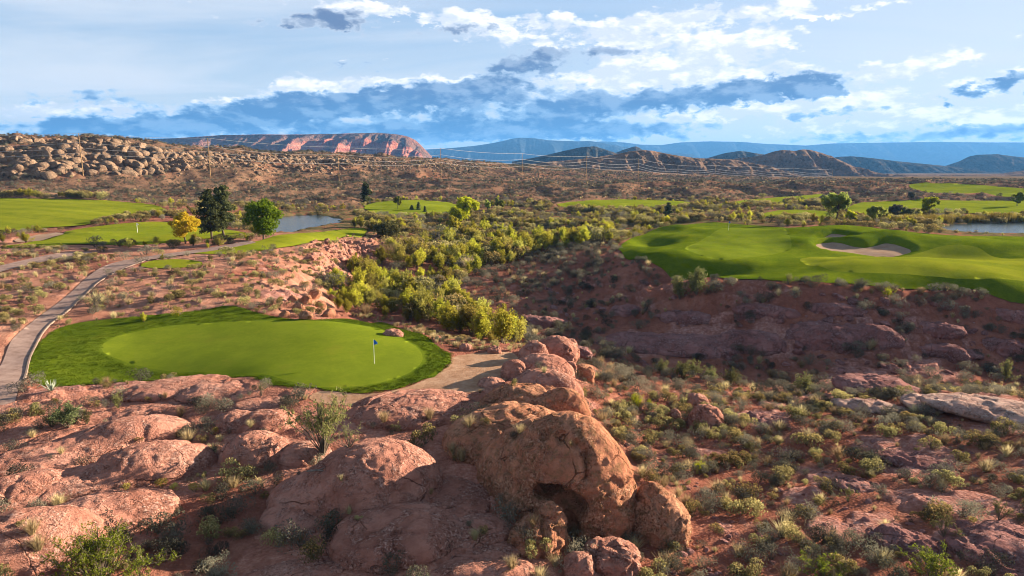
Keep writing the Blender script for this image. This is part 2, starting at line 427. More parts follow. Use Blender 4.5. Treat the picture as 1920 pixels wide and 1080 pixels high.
def in_poly(poly, X, Y):
    P = np.asarray(poly, float); c = np.zeros(np.shape(X), bool); j = len(P) - 1
    for i in range(len(P)):
        xi, yi = P[i]; xj, yj = P[j]
        if yi != yj: c ^= ((yi > Y) != (yj > Y)) & (X < (xj - xi) * (Y - yi) / (yj - yi) + xi)
        j = i
    return c
def poly_sd(poly, X, Y):
    """signed distance, negative inside"""
    P = np.asarray(poly, float); d2 = np.full(np.shape(X), 1e12)
    for i in range(len(P)):
        a, b = P[i - 1], P[i]; e = b - a; L = e @ e + 1e-12
        t = np.clip(((X - a[0]) * e[0] + (Y - a[1]) * e[1]) / L, 0, 1)
        d2 = np.minimum(d2, (X - a[0] - t * e[0]) ** 2 + (Y - a[1] - t * e[1]) ** 2)
    d = np.sqrt(d2); d[in_poly(P, X, Y)] *= -1
    return d
def smooth_poly(pts, n=6, closed=True):
    P = np.asarray(pts, float); N = len(P); out = []
    for i in range(N if closed else N - 1):
        p0, p1, p2, p3 = (P[(i + k) % N] if closed else P[min(max(i + k, 0), N - 1)] for k in (-1, 0, 1, 2))
        for s in np.arange(n) / n:
            out.append(0.5 * (2 * p1 + (p2 - p0) * s + (2 * p0 - 5 * p1 + 4 * p2 - p3) * s * s + (3 * p1 - p0 - 3 * p2 + p3) * s ** 3))
    if not closed: out.append(P[-1])
    return np.array(out)
def wpoly(pts, n=6):
    W = np.array([hit(*p)[:2] for p in pts]); return smooth_poly(W, n)

# mown turf, sand, water outlines
PX = {
 'near_rough': [(55, 700), (72, 650), (115, 615), (200, 600), (300, 592), (380, 582), (440, 575), (490, 590), (560, 600), (640, 599), (710, 605), (765, 622), (815, 648), (845, 664), (835, 688), (770, 720), (690, 735), (610, 730), (520, 724), (470, 708), (420, 704), (330, 706), (240, 712), (150, 722), (85, 722)],
 'near_green': [(190, 655), (225, 630), (320, 612), (440, 604), (540, 602), (640, 606), (715, 620), (770, 645), (792, 668), (782, 690), (745, 710), (680, 724), (600, 727), (540, 716), (480, 703), (400, 697), (300, 690), (230, 677)],
 'near_sand': [(850, 668), (905, 660), (965, 662), (965, 700), (905, 730), (800, 742), (700, 760), (590, 752), (600, 732), (690, 737), (770, 722), (835, 690)],
 'tee': [(265, 497), (290, 489), (335, 487), (376, 492), (372, 500), (320, 504), (275, 503)],
 'tongue': [(355, 473), (420, 462), (500, 448), (580, 437), (640, 431), (688, 431), (650, 444), (570, 458), (500, 469), (440, 476), (385, 477)],
 'second_rough': [(0, 463), (40, 458), (90, 447), (120, 436), (170, 427), (240, 419), (310, 417), (400, 428), (465, 438), (450, 447), (390, 447), (330, 455), (240, 460), (140, 459), (40, 466)],
 'second_green': [(165, 440), (190, 430), (250, 424), (320, 425), (322, 437), (265, 445), (200, 449)],
 'second_sand': [(28, 449), (65, 440), (112, 436), (118, 441), (75, 451), (40, 453)],
 'left_fairway': [(-60, 376), (60, 374), (150, 376), (230, 380), (295, 387), (312, 396), (290, 403), (205, 408), (185, 418), (140, 425), (60, 430), (-60, 436)],
 'mid_fairway': [(683, 389), (705, 380), (760, 375), (830, 378), (858, 386), (850, 398), (800, 404), (740, 403), (700, 398)],
 'far_fairway': [(1045, 386), (1090, 379), (1180, 375), (1285, 378), (1290, 387), (1200, 392), (1100, 393)],
 'back_fairway': [(1598, 404), (1600, 384), (1680, 378), (1800, 377), (2000, 380), (2000, 400), (1850, 401), (1700, 399)],
 'upper_fairway': [(1705, 347), (1760, 345), (1850, 349), (1960, 358), (1960, 371), (1850, 368), (1780, 366), (1730, 360)],
 'small_fairway': [(1425, 405), (1450, 397), (1500, 394), (1550, 398), (1545, 407), (1480, 408)],
 'strip_fairway': [(1345, 384), (1400, 376), (1470, 370), (1540, 365), (1540, 371), (1480, 378), (1400, 386)],
 'right_rough': [(1162, 472), (1175, 452), (1225, 434), (1290, 422), (1350, 418), (1420, 424), (1500, 430), (1600, 430), (1700, 436), (1800, 443), (1980, 447), (1980, 540), (1800, 543), (1640, 536), (1500, 526), (1400, 516), (1280, 503), (1195, 490)],
 'right_green': [(1285, 468), (1330, 444), (1370, 429), (1440, 431), (1475, 440), (1482, 458), (1480, 470), (1440, 480), (1370, 485), (1310, 480)],
 'right_fairway': [(1500, 486), (1590, 478), (1700, 470), (1770, 463), (1830, 465), (1880, 475), (1980, 481), (1980, 528), (1850, 526), (1700, 516), (1570, 503)],
 'upper_sand': [(1535, 446), (1560, 441), (1592, 442), (1606, 446), (1585, 450), (1555, 450)],
 'lower_sand': [(1530, 460), (1560, 456), (1620, 459), (1665, 455), (1700, 460), (1706, 465), (1660, 470), (1590, 470), (1545, 466)],
 'left_pond': [(470, 415), (520, 403), (570, 401), (610, 405), (632, 412), (600, 420), (560, 428), (520, 434), (480, 428)],
 'right_pond': [(1768, 427), (1800, 420), (1860, 418), (1990, 418), (1990, 438), (1900, 436), (1830, 433), (1790, 431)],
}
WP = {k: wpoly(v) for k, v in PX.items()}
PATH_L = [(-60, 790), (0, 690), (22, 640), (60, 605), (118, 562), (185, 505), (235, 488)]
PATH_R = [(20, 790), (42, 715), (58, 665), (84, 618), (128, 582), (195, 523), (280, 487)]
def wline(pts, n=8):
    return smooth_poly(np.array([hit(*p)[:2] for p in pts]), n, closed=False)
pl, pr = wline(PATH_L), wline(PATH_R)
BR_L = [(240, 489), (300, 478), (390, 466), (470, 452)]; BR_R = [(282, 488), (340, 479), (420, 468), (480, 456)]
SP_L = [(-60, 515), (40, 490), (110, 476), (165, 473)]; SP_R = [(-60, 527), (50, 499), (130, 482), (180, 475)]
WP['path'] = np.r_[pl, pr[::-1]]
bl_, br_ = wline(BR_L, 4), wline(BR_R, 4); sl_, sr_ = wline(SP_L, 4), wline(SP_R, 4)
WP['branch'] = np.r_[bl_, br_[::-1]]; WP['spur'] = np.r_[sl_, sr_[::-1]]

def sd_grid(name, margin=8.0):
    P = WP[name]; d = np.full(GX.shape, 1e3)
    m = (GX > P[:, 0].min() - margin) & (GX < P[:, 0].max() + margin) & (GY > P[:, 1].min() - margin) & (GY < P[:, 1].max() + margin)
    d[m] = poly_sd(P, GX[m], GY[m]); return d
TURF = ['near_rough', 'tee', 'tongue', 'second_rough', 'left_fairway', 'mid_fairway', 'far_fairway', 'back_fairway', 'upper_fairway', 'small_fairway', 'strip_fairway', 'right_rough']
HARD = ['near_sand', 'path', 'branch', 'spur', 'second_sand']
SD = {k: sd_grid(k) for k in TURF + HARD + ['left_pond', 'right_pond', 'upper_sand', 'lower_sand', 'second_sand', 'near_green']}

def gauss(px, py, rx, ry, amp, ang=0.0):
    global ZG
    c = hit(px, py); ca, sa = math.cos(ang), math.sin(ang)
    dx, dy = GX - c.x, GY - c.y
    ZG = ZG + amp * np.exp(-((dx * ca + dy * sa) / rx) ** 2 - ((-dx * sa + dy * ca) / ry) ** 2)
# mounds and hollows of the complex beyond the canyon
for q in [(1215, 452, 5, 9, -1.1), (1275, 432, 6, 8, .9), (1180, 462, 3, 10, .5), (1330, 497, 12, 3.5, -.9, -.2), (1250, 480, 5, 4, .6), (1430, 500, 9, 4, -.35), (1370, 470, 9, 10, .3),
          (1508, 458, 5, 7, .55), (1570, 434, 10, 4, .9), (1660, 447, 8, 4, 1.0), (1590, 453, 6, 2.5, .7), (1780, 456, 14, 6, .5, -.3), (1900, 466, 10, 5, .4), (1480, 437, 6, 3, .4), (1700, 500, 14, 8, .35), (1620, 515, 14, 5, -.25), (1720, 474, 12, 5, -.7), (1820, 473, 14, 4.5, -.7), (1935, 482, 10, 4, -.5), (1335, 506, 14, 3.2, -.9), (1450, 506, 12, 3.2, -.6), (1560, 437, 9, 2.5, .5)]:
    gauss(*q[:4], q[4] * 1.5, *q[5:])
# hollows round the near green, low mound at the path side
for q in [(260, 700, 5, 2.6, -.35), (420, 703, 3, 1.4, -.3), (110, 665, 2.2, 5, .25), (500, 706, 2.5, 1.5, .15), (640, 660, 6, 6, .1), (250, 640, 2.5, 3, -.12)]:
    gauss(*q)
# second green hollow
for q in [(280, 448, 10, 5, -.5), (150, 444, 8, 6, .6), (330, 428, 8, 5, .5), (60, 405, 20, 14, .8), (230, 395, 16, 10, -.8), (780, 388, 12, 8, 1.0), (720, 396, 8, 8, -.6), (1850, 360, 20, 14, -1.5), (1120, 383, 10, 8, .7)]:
    gauss(*q)
# bunkers
for k, dep, w in (('upper_sand', .8, 1.3), ('lower_sand', .9, 1.4), ('second_sand', .5, 1.5), ('near_sand', .12, .6)):
    ZG = ZG - dep * sstep(-SD[k], -w, 0.3)
# ponds: flat water beds
for k, lev in (('left_pond', 0.3), ('right_pond', 0.05)):
    b = sstep(-SD[k], -3.0, 1.2); ZG = ZG * (1 - b) + (lev - 0.9) * b
# mown and paved surfaces keep smooth ground; everything else gets bumps
ZG = ZG + sstep(-SD['right_rough'], 0.5, 4.0) * (.34 * fbm2(GX / 8, GY / 8, 3, 71) + .06 * fbm2(GX / 1.6, GY / 1.6, 2, 72))
ZG = ZG + sstep(-SD['near_rough'], 0.3, 1.5) * sstep(SD['near_green'], -.5, 1.0) * (.05 * fbm2(GX / 1.5, GY / 1.5, 3, 73))
calm = np.zeros(GX.shape)
for k in TURF: calm = np.maximum(calm, sstep(-SD[k], -1.2, 0.3))
for k in HARD + ['left_pond', 'right_pond']: calm = np.maximum(calm, sstep(-SD[k], -0.7, 0.2))
GD = np.exp(GV)
wild = 1 - calm
ZG = ZG + wild * (0.30 * fbm2(GX / 5, GY / 5, 4, 3) + 0.16 * np.clip(fbm2(GX / 1.3, GY / 1.3, 3, 9), -.3, .6)) * sstep(GD, 900, 300)
# steeper broken ground on the canyon walls and rough slopes (erosion gullies)
slope = np.hypot(np.gradient(ZG, axis=0) / (np.gradient(GD, axis=0)), np.gradient(ZG, axis=1) / (GD * (AZ[1] - AZ[0])))
steep = sstep(slope, 0.16, 0.45) * wild * sstep(GD, 700, 400)
rid = np.abs(fbm2(GX / 7, GY / 7, 4, 21))
ZG = ZG + steep * ((0.25 - rid) * 2.0 * sstep(GD, 60, 100) + 0.45 * fbm2(GX / 2.1, GY / 2.1, 3, 5))
# hills beyond the course: gullies and rocky caps
hm = sstep(GD, 235, 330) * sstep(GD, 1000, 650) * wild
ZG = ZG + hm * (6.5 * (0.22 - np.abs(fbm2(GX / 40, GY / 48, 4, 31))) + 1.1 * fbm2(GX / 9, GY / 9, 4, 33))
cap = sstep(ZG, 14, 22) * hm
ZG = ZG + cap * (2.2 * np.maximum(0, vnoise2(GX / 6, GY / 6, 41) + .1) + 1.2 * vnoise2(GX / 3, GY / 3, 43))
ZG = ZG + sstep(GD, 900, 1500) * 3.0 * fbm2(GX / 200, GY / 200, 3, 51)
# bare rock slabs mask: purple sandstone pavement on the near right slope and ledges
PXG, PYG = project(GX, GY, ZG)
def px_blob(px, py, rx, ry):
    c = hit(px, py); s = axis_depth(c) / 1280.0
    return np.exp(-((GX - c.x) / (rx * s)) ** 2 - ((GY - c.y) / (ry * s * 3.0)) ** 2)
slab = 0
for q in [(1700, 860, 110, 26), (1640, 835, 60, 14), (1560, 905, 60, 20), (1860, 1030, 120, 50), (1440, 780, 60, 16), (1560, 1000, 70, 24), (1640, 990, 60, 20), (1800, 945, 90, 20), (1500, 930, 50, 16),
          (1600, 705, 70, 16), (1750, 700, 60, 14), (1880, 765, 110, 30), (1540, 745, 60, 10), (1290, 640, 110, 14), (1450, 640, 120, 14), (520, 555, 60, 14), (100, 735, 60, 16), (300, 725, 120, 12), (1330, 850, 60, 12)]:
    slab = np.maximum(slab, px_blob(*q))
slab = sstep(slab + 0.9 * fbm2(GX / 3, GY / 3, 5, 61), 0.36, 0.48) * wild
terr = np.floor((ZG + 0.5 * fbm2(GX / 6, GY / 6, 3, 63)) / 0.42)
frac = (ZG + 0.5 * fbm2(GX / 6, GY / 6, 3, 63)) / 0.42 - terr
ZG = ZG + slab * (0.42 * (sstep(frac, 0.3, 0.7) - frac) * 0.8 + 0.12)
wl = steep * sstep(fbm2(GX / 9, GY / 9, 3, 81), -.12, .2) * sstep(GD, 65, 75) * sstep(GD, 180, 150)
zz_ = (ZG + .7 * fbm2(GX / 8, GY / 8, 3, 83)) / .8; fr_ = zz_ - np.floor(zz_)
ZG = ZG + wl * .8 * (sstep(fr_, .35, .6) - fr_)
slab = np.maximum(slab, wl * sstep(fr_, .3, .45) * sstep(fr_, .75, .6) * .9)
ZSURF = ZG.copy()                                   # walking surface, also under turf sheets
low = np.zeros(GX.shape)
for k in TURF: low = np.maximum(low, sstep(-SD[k], 0.05, 0.9) * 0.5)
for k in HARD: low = np.maximum(low, sstep(-SD[k], 0.02, 0.5) * 0.3)
ZBED = ZSURF - low

# ------------------------------------------------------------------ materials
def new_mat(name):
    m = bpy.data.materials.new(name); m.use_nodes = True
    t = m.node_tree; t.nodes.clear(); g = NT(t)
    out = g.node('ShaderNodeOutputMaterial'); p = g.node('ShaderNodeBsdfPrincipled')
    g.l.new(p.outputs[0], out.inputs[0]); p.inputs['Roughness'].default_value = 0.85
    p.inputs['Specular IOR Level'].default_value = 0.0
    return m, g, p, out

def obj_co(g): return g.node('ShaderNodeTexCoord').outputs['Object']
def pos_co(g): return g.node('ShaderNodeNewGeometry').outputs['Position']

def mat_ground():
    m, g, p, _ = new_mat('desert_ground'); c = pos_co(g)
    n1 = g.noise(c, 0.12, 6, 0.6); n2 = g.noise(c, 1.1, 6, 0.65); n3 = g.noise(c, 7.0, 4, 0.7)
    soil = g.ramp(g.m('ADD', g.m('MULTIPLY', n1, .55), g.m('MULTIPLY', n2, .45)), [(.33, (.15, .055, .038)), (.5, (.245, .092, .062)), (.66, (.34, .155, .108))])
    soil = g.mix(g.ss(n3, .5, .75, 0, .5), soil, (.46, .22, .14))
    soil = g.mix(g.ss(g.noise(c, 2.3, 5, .7), .54, .68, 0, .6), soil, (.15, .065, .04))
    rk = g.ramp(g.noise(c, 2.2, 8, .7), [(.35, (.22, .095, .075)), (.5, (.33, .155, .12)), (.62, (.44, .245, .20))])
    rk = g.mix(g.ss(g.noise(g.v('MULTIPLY', c, (.6, .6, 5.0)), 1.4, 6, .7), .52, .7, 0, .7), rk, (.20, .075, .06))
    sandy = g.ramp(g.m('ADD', g.m('MULTIPLY', n1, .5), g.m('MULTIPLY', n2, .5)), [(.33, (.26, .115, .075)), (.5, (.38, .18, .12)), (.66, (.47, .26, .185))])
    soil = g.mix(g.attr('sandy'), soil, sandy)
    col = g.mix(g.attr('slab'), soil, rk)
    # scrub-covered hills too far away to show single plants
    s1 = g.noise(c, 0.9, 4, .7); s2 = g.noise(c, 0.03, 5, .6)
    hill = g.ramp(s2, [(.3, (.155, .090, .058)), (.5, (.21, .122, .078)), (.68, (.27, .125, .075))])
    hill = g.mix(g.ss(s1, .5, .62, 0, .8), hill, (.06, .05, .03))
    hill = g.mix(g.ss(g.noise(c, 0.35, 5, .75), .58, .68, 0, .55), hill, (.30, .21, .135))
    col = g.mix(g.attr('far'), col, hill)
    flat = g.ramp(g.noise(c, 0.25, 5, .7), [(.35, (.085, .080, .034)), (.52, (.155, .115, .055)), (.62, (.25, .095, .058))])
    col = g.mix(g.attr('flat'), col, flat)
    rr = g.ramp(g.m('ADD', g.m('MULTIPLY', g.noise(c, .5, 5, .6), .5), g.m('MULTIPLY', g.noise(c, 4.0, 6, .72), .5)), [(.36, (.22, .088, .060)), (.5, (.36, .155, .108)), (.64, (.50, .26, .19))])
    col = g.mix(g.attr('redrock'), col, rr)
    g.l.new(col, p.inputs['Base Color'])
    h = g.m('ADD', g.m('MULTIPLY', n2, .6), g.m('ADD', g.m('MULTIPLY', n3, .35), g.m('MULTIPLY', g.vor(c, 5.0), .25)))
    g.l.new(g.bump(h, .9, .35), p.inputs['Normal'])
    return m

def mat_turf(name, a, b, sc=1.0, bump=.35, dist=.05, stripe=0.0):
    m, g, p, _ = new_mat(name); c = pos_co(g)
    n = g.noise(c, .35 * sc, 6, .6); f = g.noise(c, 9 * sc, 4, .75)
    k = g.m('ADD', g.m('MULTIPLY', n, .45), g.m('ADD', g.m('MULTIPLY', f, .3), g.m('MULTIPLY', g.noise(c, 2.2 * sc, 4, .7), .25)))
    col = g.ramp(k, [(.40, a), (.58, b)])
    dry = g.ss(g.noise(c, .9, 6, .7), .55, .75, 0, .35)
    col = g.mix(g.ss(g.noise(c, .22, 6, .7), .55, .68, 0, .3), col, (b[0] * 1.25, b[1] * .92, b[2] * 1.6))
    col = g.mix(dry, col, (b[0] * 1.35, b[1] * 1.1, b[2] * 1.2))
    col = g.mix(g.ss(g.noise(c, .07, 4, .6), .45, .6, 0, .35), col, (a[0] * .8, a[1] * .85, a[2]))
    if stripe:
        x, y, z = g.sep(c)
        w = g.m('SINE', g.m('MULTIPLY', g.m('ADD', g.m('MULTIPLY', x, .35), y), stripe))
        col = g.mix(g.ss(w, -.3, .3, 0, .28), col, (b[0] * 1.12, b[1] * 1.08, b[2]))
        col = g.mix(g.ss(w, .3, -.3, 0, .18), col, a)
    g.l.new(col, p.inputs['Base Color']); p.inputs['Roughness'].default_value = .9
    h = g.m('ADD', g.m('MULTIPLY', f, .7), g.m('MULTIPLY', g.noise(c, 28 * sc, 3, .7), .5))
    g.l.new(g.bump(h, bump, dist), p.inputs['Normal'])
    return m

def mat_simple(name, stops, sc=3.0, rough=.85, bump=0.0, dist=.05, bscale=20.0):
    m, g, p, _ = new_mat(name); c = obj_co(g)
    n = g.noise(c, sc, 6, .65)
    g.l.new(g.ramp(n, stops), p.inputs['Base Color']); p.inputs['Roughness'].default_value = rough
    if bump: g.l.new(g.bump(g.noise(c, bscale, 5, .7), bump, dist), p.inputs['Normal'])
    return m

def mat_sandstone(name, dark, mid, pale, flake=1.0, varnish=0.0):
    m, g, p, _ = new_mat(name); c = pos_co(g)
    ob = g.node('ShaderNodeObjectInfo').outputs['Random']
    c = g.v('ADD', c, g.xyz(g.m('MULTIPLY', ob, 40.0), 0.0, g.m('MULTIPLY', ob, 13.0)))
    n1 = g.noise(c, .28, 5, .6, .3); n2 = g.noise(c, 1.5, 6, .65); n3 = g.noise(c, 11, 5, .75)
    col = g.ramp(g.m('ADD', g.m('MULTIPLY', n1, .6), g.m('MULTIPLY', n2, .4)), [(.34, dark), (.50, mid), (.70, pale)])
    # crumbling surface: coarse flaking patches with paler fresh stone and dark pits
    patch = g.ss(g.noise(c, .75, 5, .62, .4), .44, .60)
    fl = g.m('MULTIPLY', g.ss(g.noise(c, 5.5, 5, .72, .6), .50, .60), patch)
    col = g.mix(g.m('MULTIPLY', fl, .8 * flake), col, (min(1, pale[0] * 1.25), pale[1] * 1.45, pale[2] * 1.55))
    pits = g.m('MULTIPLY', g.ss(g.noise(c, 7.5, 4, .7, .5), .54, .62), g.m('ADD', g.m('MULTIPLY', patch, .8), .12))
    col = g.mix(g.m('MULTIPLY', pits, .8), col, (dark[0] * .45, dark[1] * .42, dark[2] * .45))
    bed = g.noise(g.v('MULTIPLY', c, (.25, .25, 3.2)), 1.6, 5, .6)
    col = g.mix(g.ss(bed, .56, .66, 0, .35), col, (dark[0] * .8, dark[1] * .7, dark[2] * .75))
    col = g.mix(g.ss(n3, .55, .72, 0, .3), col, (dark[0] * .6, dark[1] * .55, dark[2] * .6))
    if varnish:
        lich = g.ss(g.noise(c, 2.1, 7, .72, .3), .50, .60, 0, varnish)
        col = g.mix(lich, col, (.16, .115, .055))
        col = g.mix(g.ss(g.noise(c, 4.3, 6, .75), .57, .66, 0, varnish * .8), col, (.055, .035, .025))
    p.inputs['Roughness'].default_value = .92
    h = g.m('ADD', g.m('MULTIPLY', n2, .8), g.m('MULTIPLY', n3, .22))
    h = g.m('ADD', h, g.m('MULTIPLY', g.m('MULTIPLY', g.noise(c, 5.5, 5, .72, .6), patch), .9))
    h = g.m('SUBTRACT', h, g.m('MULTIPLY', pits, .35))
    crk = g.noise(c, .35, 3, .5)
    ck = g.vor(g.v('ADD', c, g.v('SCALE', g.noise(c, .8, 4, .6, col=True), None, .7)), .30, 'DISTANCE_TO_EDGE')
    ckm = g.m('MULTIPLY', g.ss(ck, .011, .002), g.ss(crk, .50, .60))
    h = g.m('SUBTRACT', h, g.m('MULTIPLY', ckm, 1.2))
    g.l.new(g.mix(g.m('MULTIPLY', ckm, .5), col, (dark[0] * .3, dark[1] * .28, dark[2] * .3)), p.inputs['Base Color'])
    g.l.new(g.bump(h, 1.0, .40), p.inputs['Normal'])
    return m

def mat_leaf(name, base, tip, trans=.35, var=.25):
    m, g, p, out = new_mat(name)
    r = g.node('ShaderNodeObjectInfo').outputs['Random']
    c = obj_co(g); z = g.sep(c)[2]
    n = g.noise(c, 4.0, 3, .7)
    col = g.mix(g.ss(g.m('ADD', n, g.m('MULTIPLY', g.m('SUBTRACT', r, .5), .5)), .30, .70), base, tip)
    hs = g.node('ShaderNodeHueSaturation'); g.l.new(col, hs.inputs['Color'])
    g.l.new(g.lin(r, 0, 1, .5 - var * .10, .5 + var * .08), hs.inputs['Hue'])
    g.l.new(g.lin(g.m('FRACT', g.m('MULTIPLY', r, 7.31)), 0, 1, 1 - var, 1 + var), hs.inputs['Value'])
    g.l.new(hs.outputs[0], p.inputs['Base Color'])
    tr = g.node('ShaderNodeBsdfTranslucent'); g.l.new(hs.outputs[0], tr.inputs[0])
    mx = g.node('ShaderNodeMixShader'); mx.inputs[0].default_value = trans
    g.l.new(p.outputs[0], mx.inputs[1]); g.l.new(tr.outputs[0], mx.inputs[2]); g.l.new(mx.outputs[0], out.inputs[0])
    return m

def mat_water():
    m, g, p, _ = new_mat('pond_water'); c = pos_co(g)
    p.inputs['Base Color'].default_value = (.03, .05, .06, 1); p.inputs['Roughness'].default_value = .12
    p.inputs['IOR'].default_value = 1.33; p.inputs['Specular IOR Level'].default_value = .6
    g.l.new(g.bump(g.noise(g.v('MULTIPLY', c, (1, .5, 1)), 2.6, 4, .65), .55, .12), p.inputs['Normal'])
    return m

def mat_hill(name, stops, spots, spot_sc, cliff=None):
    m, g, p, _ = new_mat(name); c = pos_co(g)
    n = g.noise(c, spot_sc * .2, 6, .62)
    col = g.ramp(n, stops)
    col = g.mix(g.ss(g.noise(c, spot_sc, 5, .75), .5, .62, 0, .75), col, spots)
    if cliff:
        z = g.noise(g.v('MULTIPLY', c, (.004, .004, .09)), 1.0, 5, .65)
        cl = g.ramp(z, [(.35, cliff[0]), (.5, cliff[1]), (.65, cliff[2])])
        col = g.mix(g.attr('cliff'), col, cl)
    g.l.new(col, p.inputs['Base Color'])
    g.l.new(g.bump(g.noise(c, spot_sc * .8, 6, .7), .8, 2.0 / spot_sc), p.inputs['Normal'])
    return m

M = {}
M['ground'] = mat_ground()
M['rough'] = mat_turf('rough_grass', (.068, .105, .007), (.125, .165, .011), 1.0, .8, .14)
M['green'] = mat_turf('green_grass', (.110, .148, .010), (.155, .190, .014), 1.0, .4, .06)
M['fairway'] = mat_turf('fairway_grass', (.135, .165, .010), (.225, .238, .018), .8, .6, .12, .55)
M['far_turf'] = mat_turf('far_grass', (.140, .175, .011), (.215, .240, .018), .35, .4, .1)
M['sand'] = mat_simple('bunker_sand', [(.35, (.27, .15, .09)), (.5, (.34, .20, .125)), (.65, (.41, .26, .17))], 1.1, .95, .7, .09, 4)
M['pale_sand'] = mat_simple('pale_sand', [(.35, (.27, .175, .12)), (.65, (.36, .25, .175))], .5, .95, .3, .05, 4)
M['path'] = mat_simple('path_concrete', [(.3, (.19, .125, .105)), (.5, (.27, .185, .155)), (.7, (.33, .235, .20))], 1.2, .9, .3, .03, 14)
M['kerb'] = mat_simple('kerb_concrete', [(.3, (.20, .14, .11)), (.7, (.28, .205, .165))], 2.0, .9, .2, .02, 14)
M['water'] = mat_water()

# ------------------------------------------------------------------ the ground sheet
px_sandy = in_poly([(-700, 440), (160, 450), (700, 430), (760, 470), (650, 530), (620, 600), (480, 585), (200, 600), (60, 690), (40, 760), (-700, 900)], *project(GX, GY, ZSURF)).astype(float) * (.75 + .9 * fbm2(GX / 9, GY / 9, 3, 95))
redrock = in_poly([(-300, 740), (90, 735), (480, 704), (640, 745), (930, 722), (1100, 690), (1110, 770), (1190, 880), (1060, 1020), (1090, 1100), (420, 1100), (520, 940), (430, 850), (405, 905), (330, 945), (300, 1010), (120, 1100), (-300, 1100)], *project(GX, GY, ZSURF)).astype(float)
redrock = sstep(redrock + .9 * fbm2(GX / 1.8, GY / 1.8, 4, 96), .45, .62) * wild * sstep(GD, 75, 68)
flat = sstep(GD, 125, 190) * sstep(GD, 300, 235) * sstep(ZG, 2.4, 1.0) + sstep(GD, 700, 1000) * .8
def grid_faces(nr, nc):
    i = np.arange(nr * nc).reshape(nr, nc)
    return np.stack([i[:-1, :-1], i[:-1, 1:], i[1:, 1:], i[1:, :-1]], -1).reshape(-1, 4)[:, ::-1]
me = mesh_np('ground', np.stack([GX, GY, ZBED], -1).reshape(-1, 3), grid_faces(*GX.shape), [M['ground']],
             attrs={'redrock': redrock.ravel(), 'sandy': (sstep(px_sandy, .2, .8)).ravel(), 'slab': slab.ravel() if hasattr(slab, 'ravel') else slab, 'far': sstep(GD, 215, 300).ravel(), 'flat': np.clip(flat, 0, 1).ravel()})
tag(link('ground', me), kind='structure', label='red desert ground of gullies, slopes and scrubby hills')

# ------------------------------------------------------------------ turf, sand, path sheets draped on the ground
def sheet(name, outline, mat, label, off=.03, holes=(), step=1.0, ragged=0.0, Z=None):
    P = np.asarray(outline, float)
    if ragged:
        s = np.arange(len(P)) * 1.7
        c = P.mean(0); d = (P - c); L = np.hypot(d[:, 0], d[:, 1])[:, None]
        P = P + d / L * (fbm2(s, s * 0 + 3.3, 3, 77)[:, None] * ragged)
    pts = []; edges = []
    def ring(Q):
        n0 = len(pts); pts.extend(map(tuple, Q)); n = len(Q)
        edges.extend((n0 + i, n0 + (i + 1) % n) for i in range(n))
    def dense(Q):
        out = []
        for i in range(len(Q)):
            a, b = Q[i], Q[(i + 1) % len(Q)]; L = np.hypot(*(b - a)); D = np.hypot(*a)
            k = max(1, int(L / max(.25, D * .004 * step)))
            out += [a + (b - a) * j / k for j in range(k)]
        return np.array(out)
    P = dense(P); Hs = [dense(np.asarray(h, float)) for h in holes]
    ring(P)
    for h in Hs: ring(h)
    u, v = to_uv(P[:, 0], P[:, 1])
    au = np.arange(u.min(), u.max(), .0045 * step); av = np.arange(v.min(), v.max(), .011 * step)
    uu, vv = np.meshgrid(au, av); uu = uu + (np.arange(len(av)) % 2)[:, None] * .00225 * step
    X, Y = (np.sin(uu) * np.exp(vv)).ravel(), (np.cos(uu) * np.exp(vv)).ravel()
    k = poly_sd(P, X, Y) < -.002 * np.hypot(X, Y) * step
    for h in Hs: k &= np.abs(poly_sd(h, X, Y)) > .002 * np.hypot(X, Y) * step
    for h in Hs: k &= ~in_poly(h, X, Y)
    pts += list(zip(X[k], Y[k]))
    vo, _, fo, *_ = delaunay_2d_cdt([Vector(p) for p in pts], edges, [], 0, 1e-5)
    V = np.array([(p.x, p.y) for p in vo]); F = np.array([list(f) for f in fo if len(f) == 3])
    cen = V[F].mean(1)
    keep = in_poly(P, cen[:, 0], cen[:, 1])
    for h in Hs: keep &= ~in_poly(h, cen[:, 0], cen[:, 1])
    F = F[keep]
    D = np.hypot(V[:, 0], V[:, 1])
    z = ground(V[:, 0], V[:, 1], ZSURF if Z is None else Z) + off + D * .0004
    used = np.unique(F); re = np.zeros(len(V), int); re[used] = np.arange(len(used))
    V3 = np.c_[V, z][used]; F = re[F]
    a, b, c = V3[F[:, 0]], V3[F[:, 1]], V3[F[:, 2]]
    flip = ((b[:, 0] - a[:, 0]) * (c[:, 1] - a[:, 1]) - (b[:, 1] - a[:, 1]) * (c[:, 0] - a[:, 0])) < 0
    F[flip] = F[flip][:, ::-1]
    o = link(name, mesh_np(name, V3, F, [mat]))
    return tag(o, kind='structure', label=label)

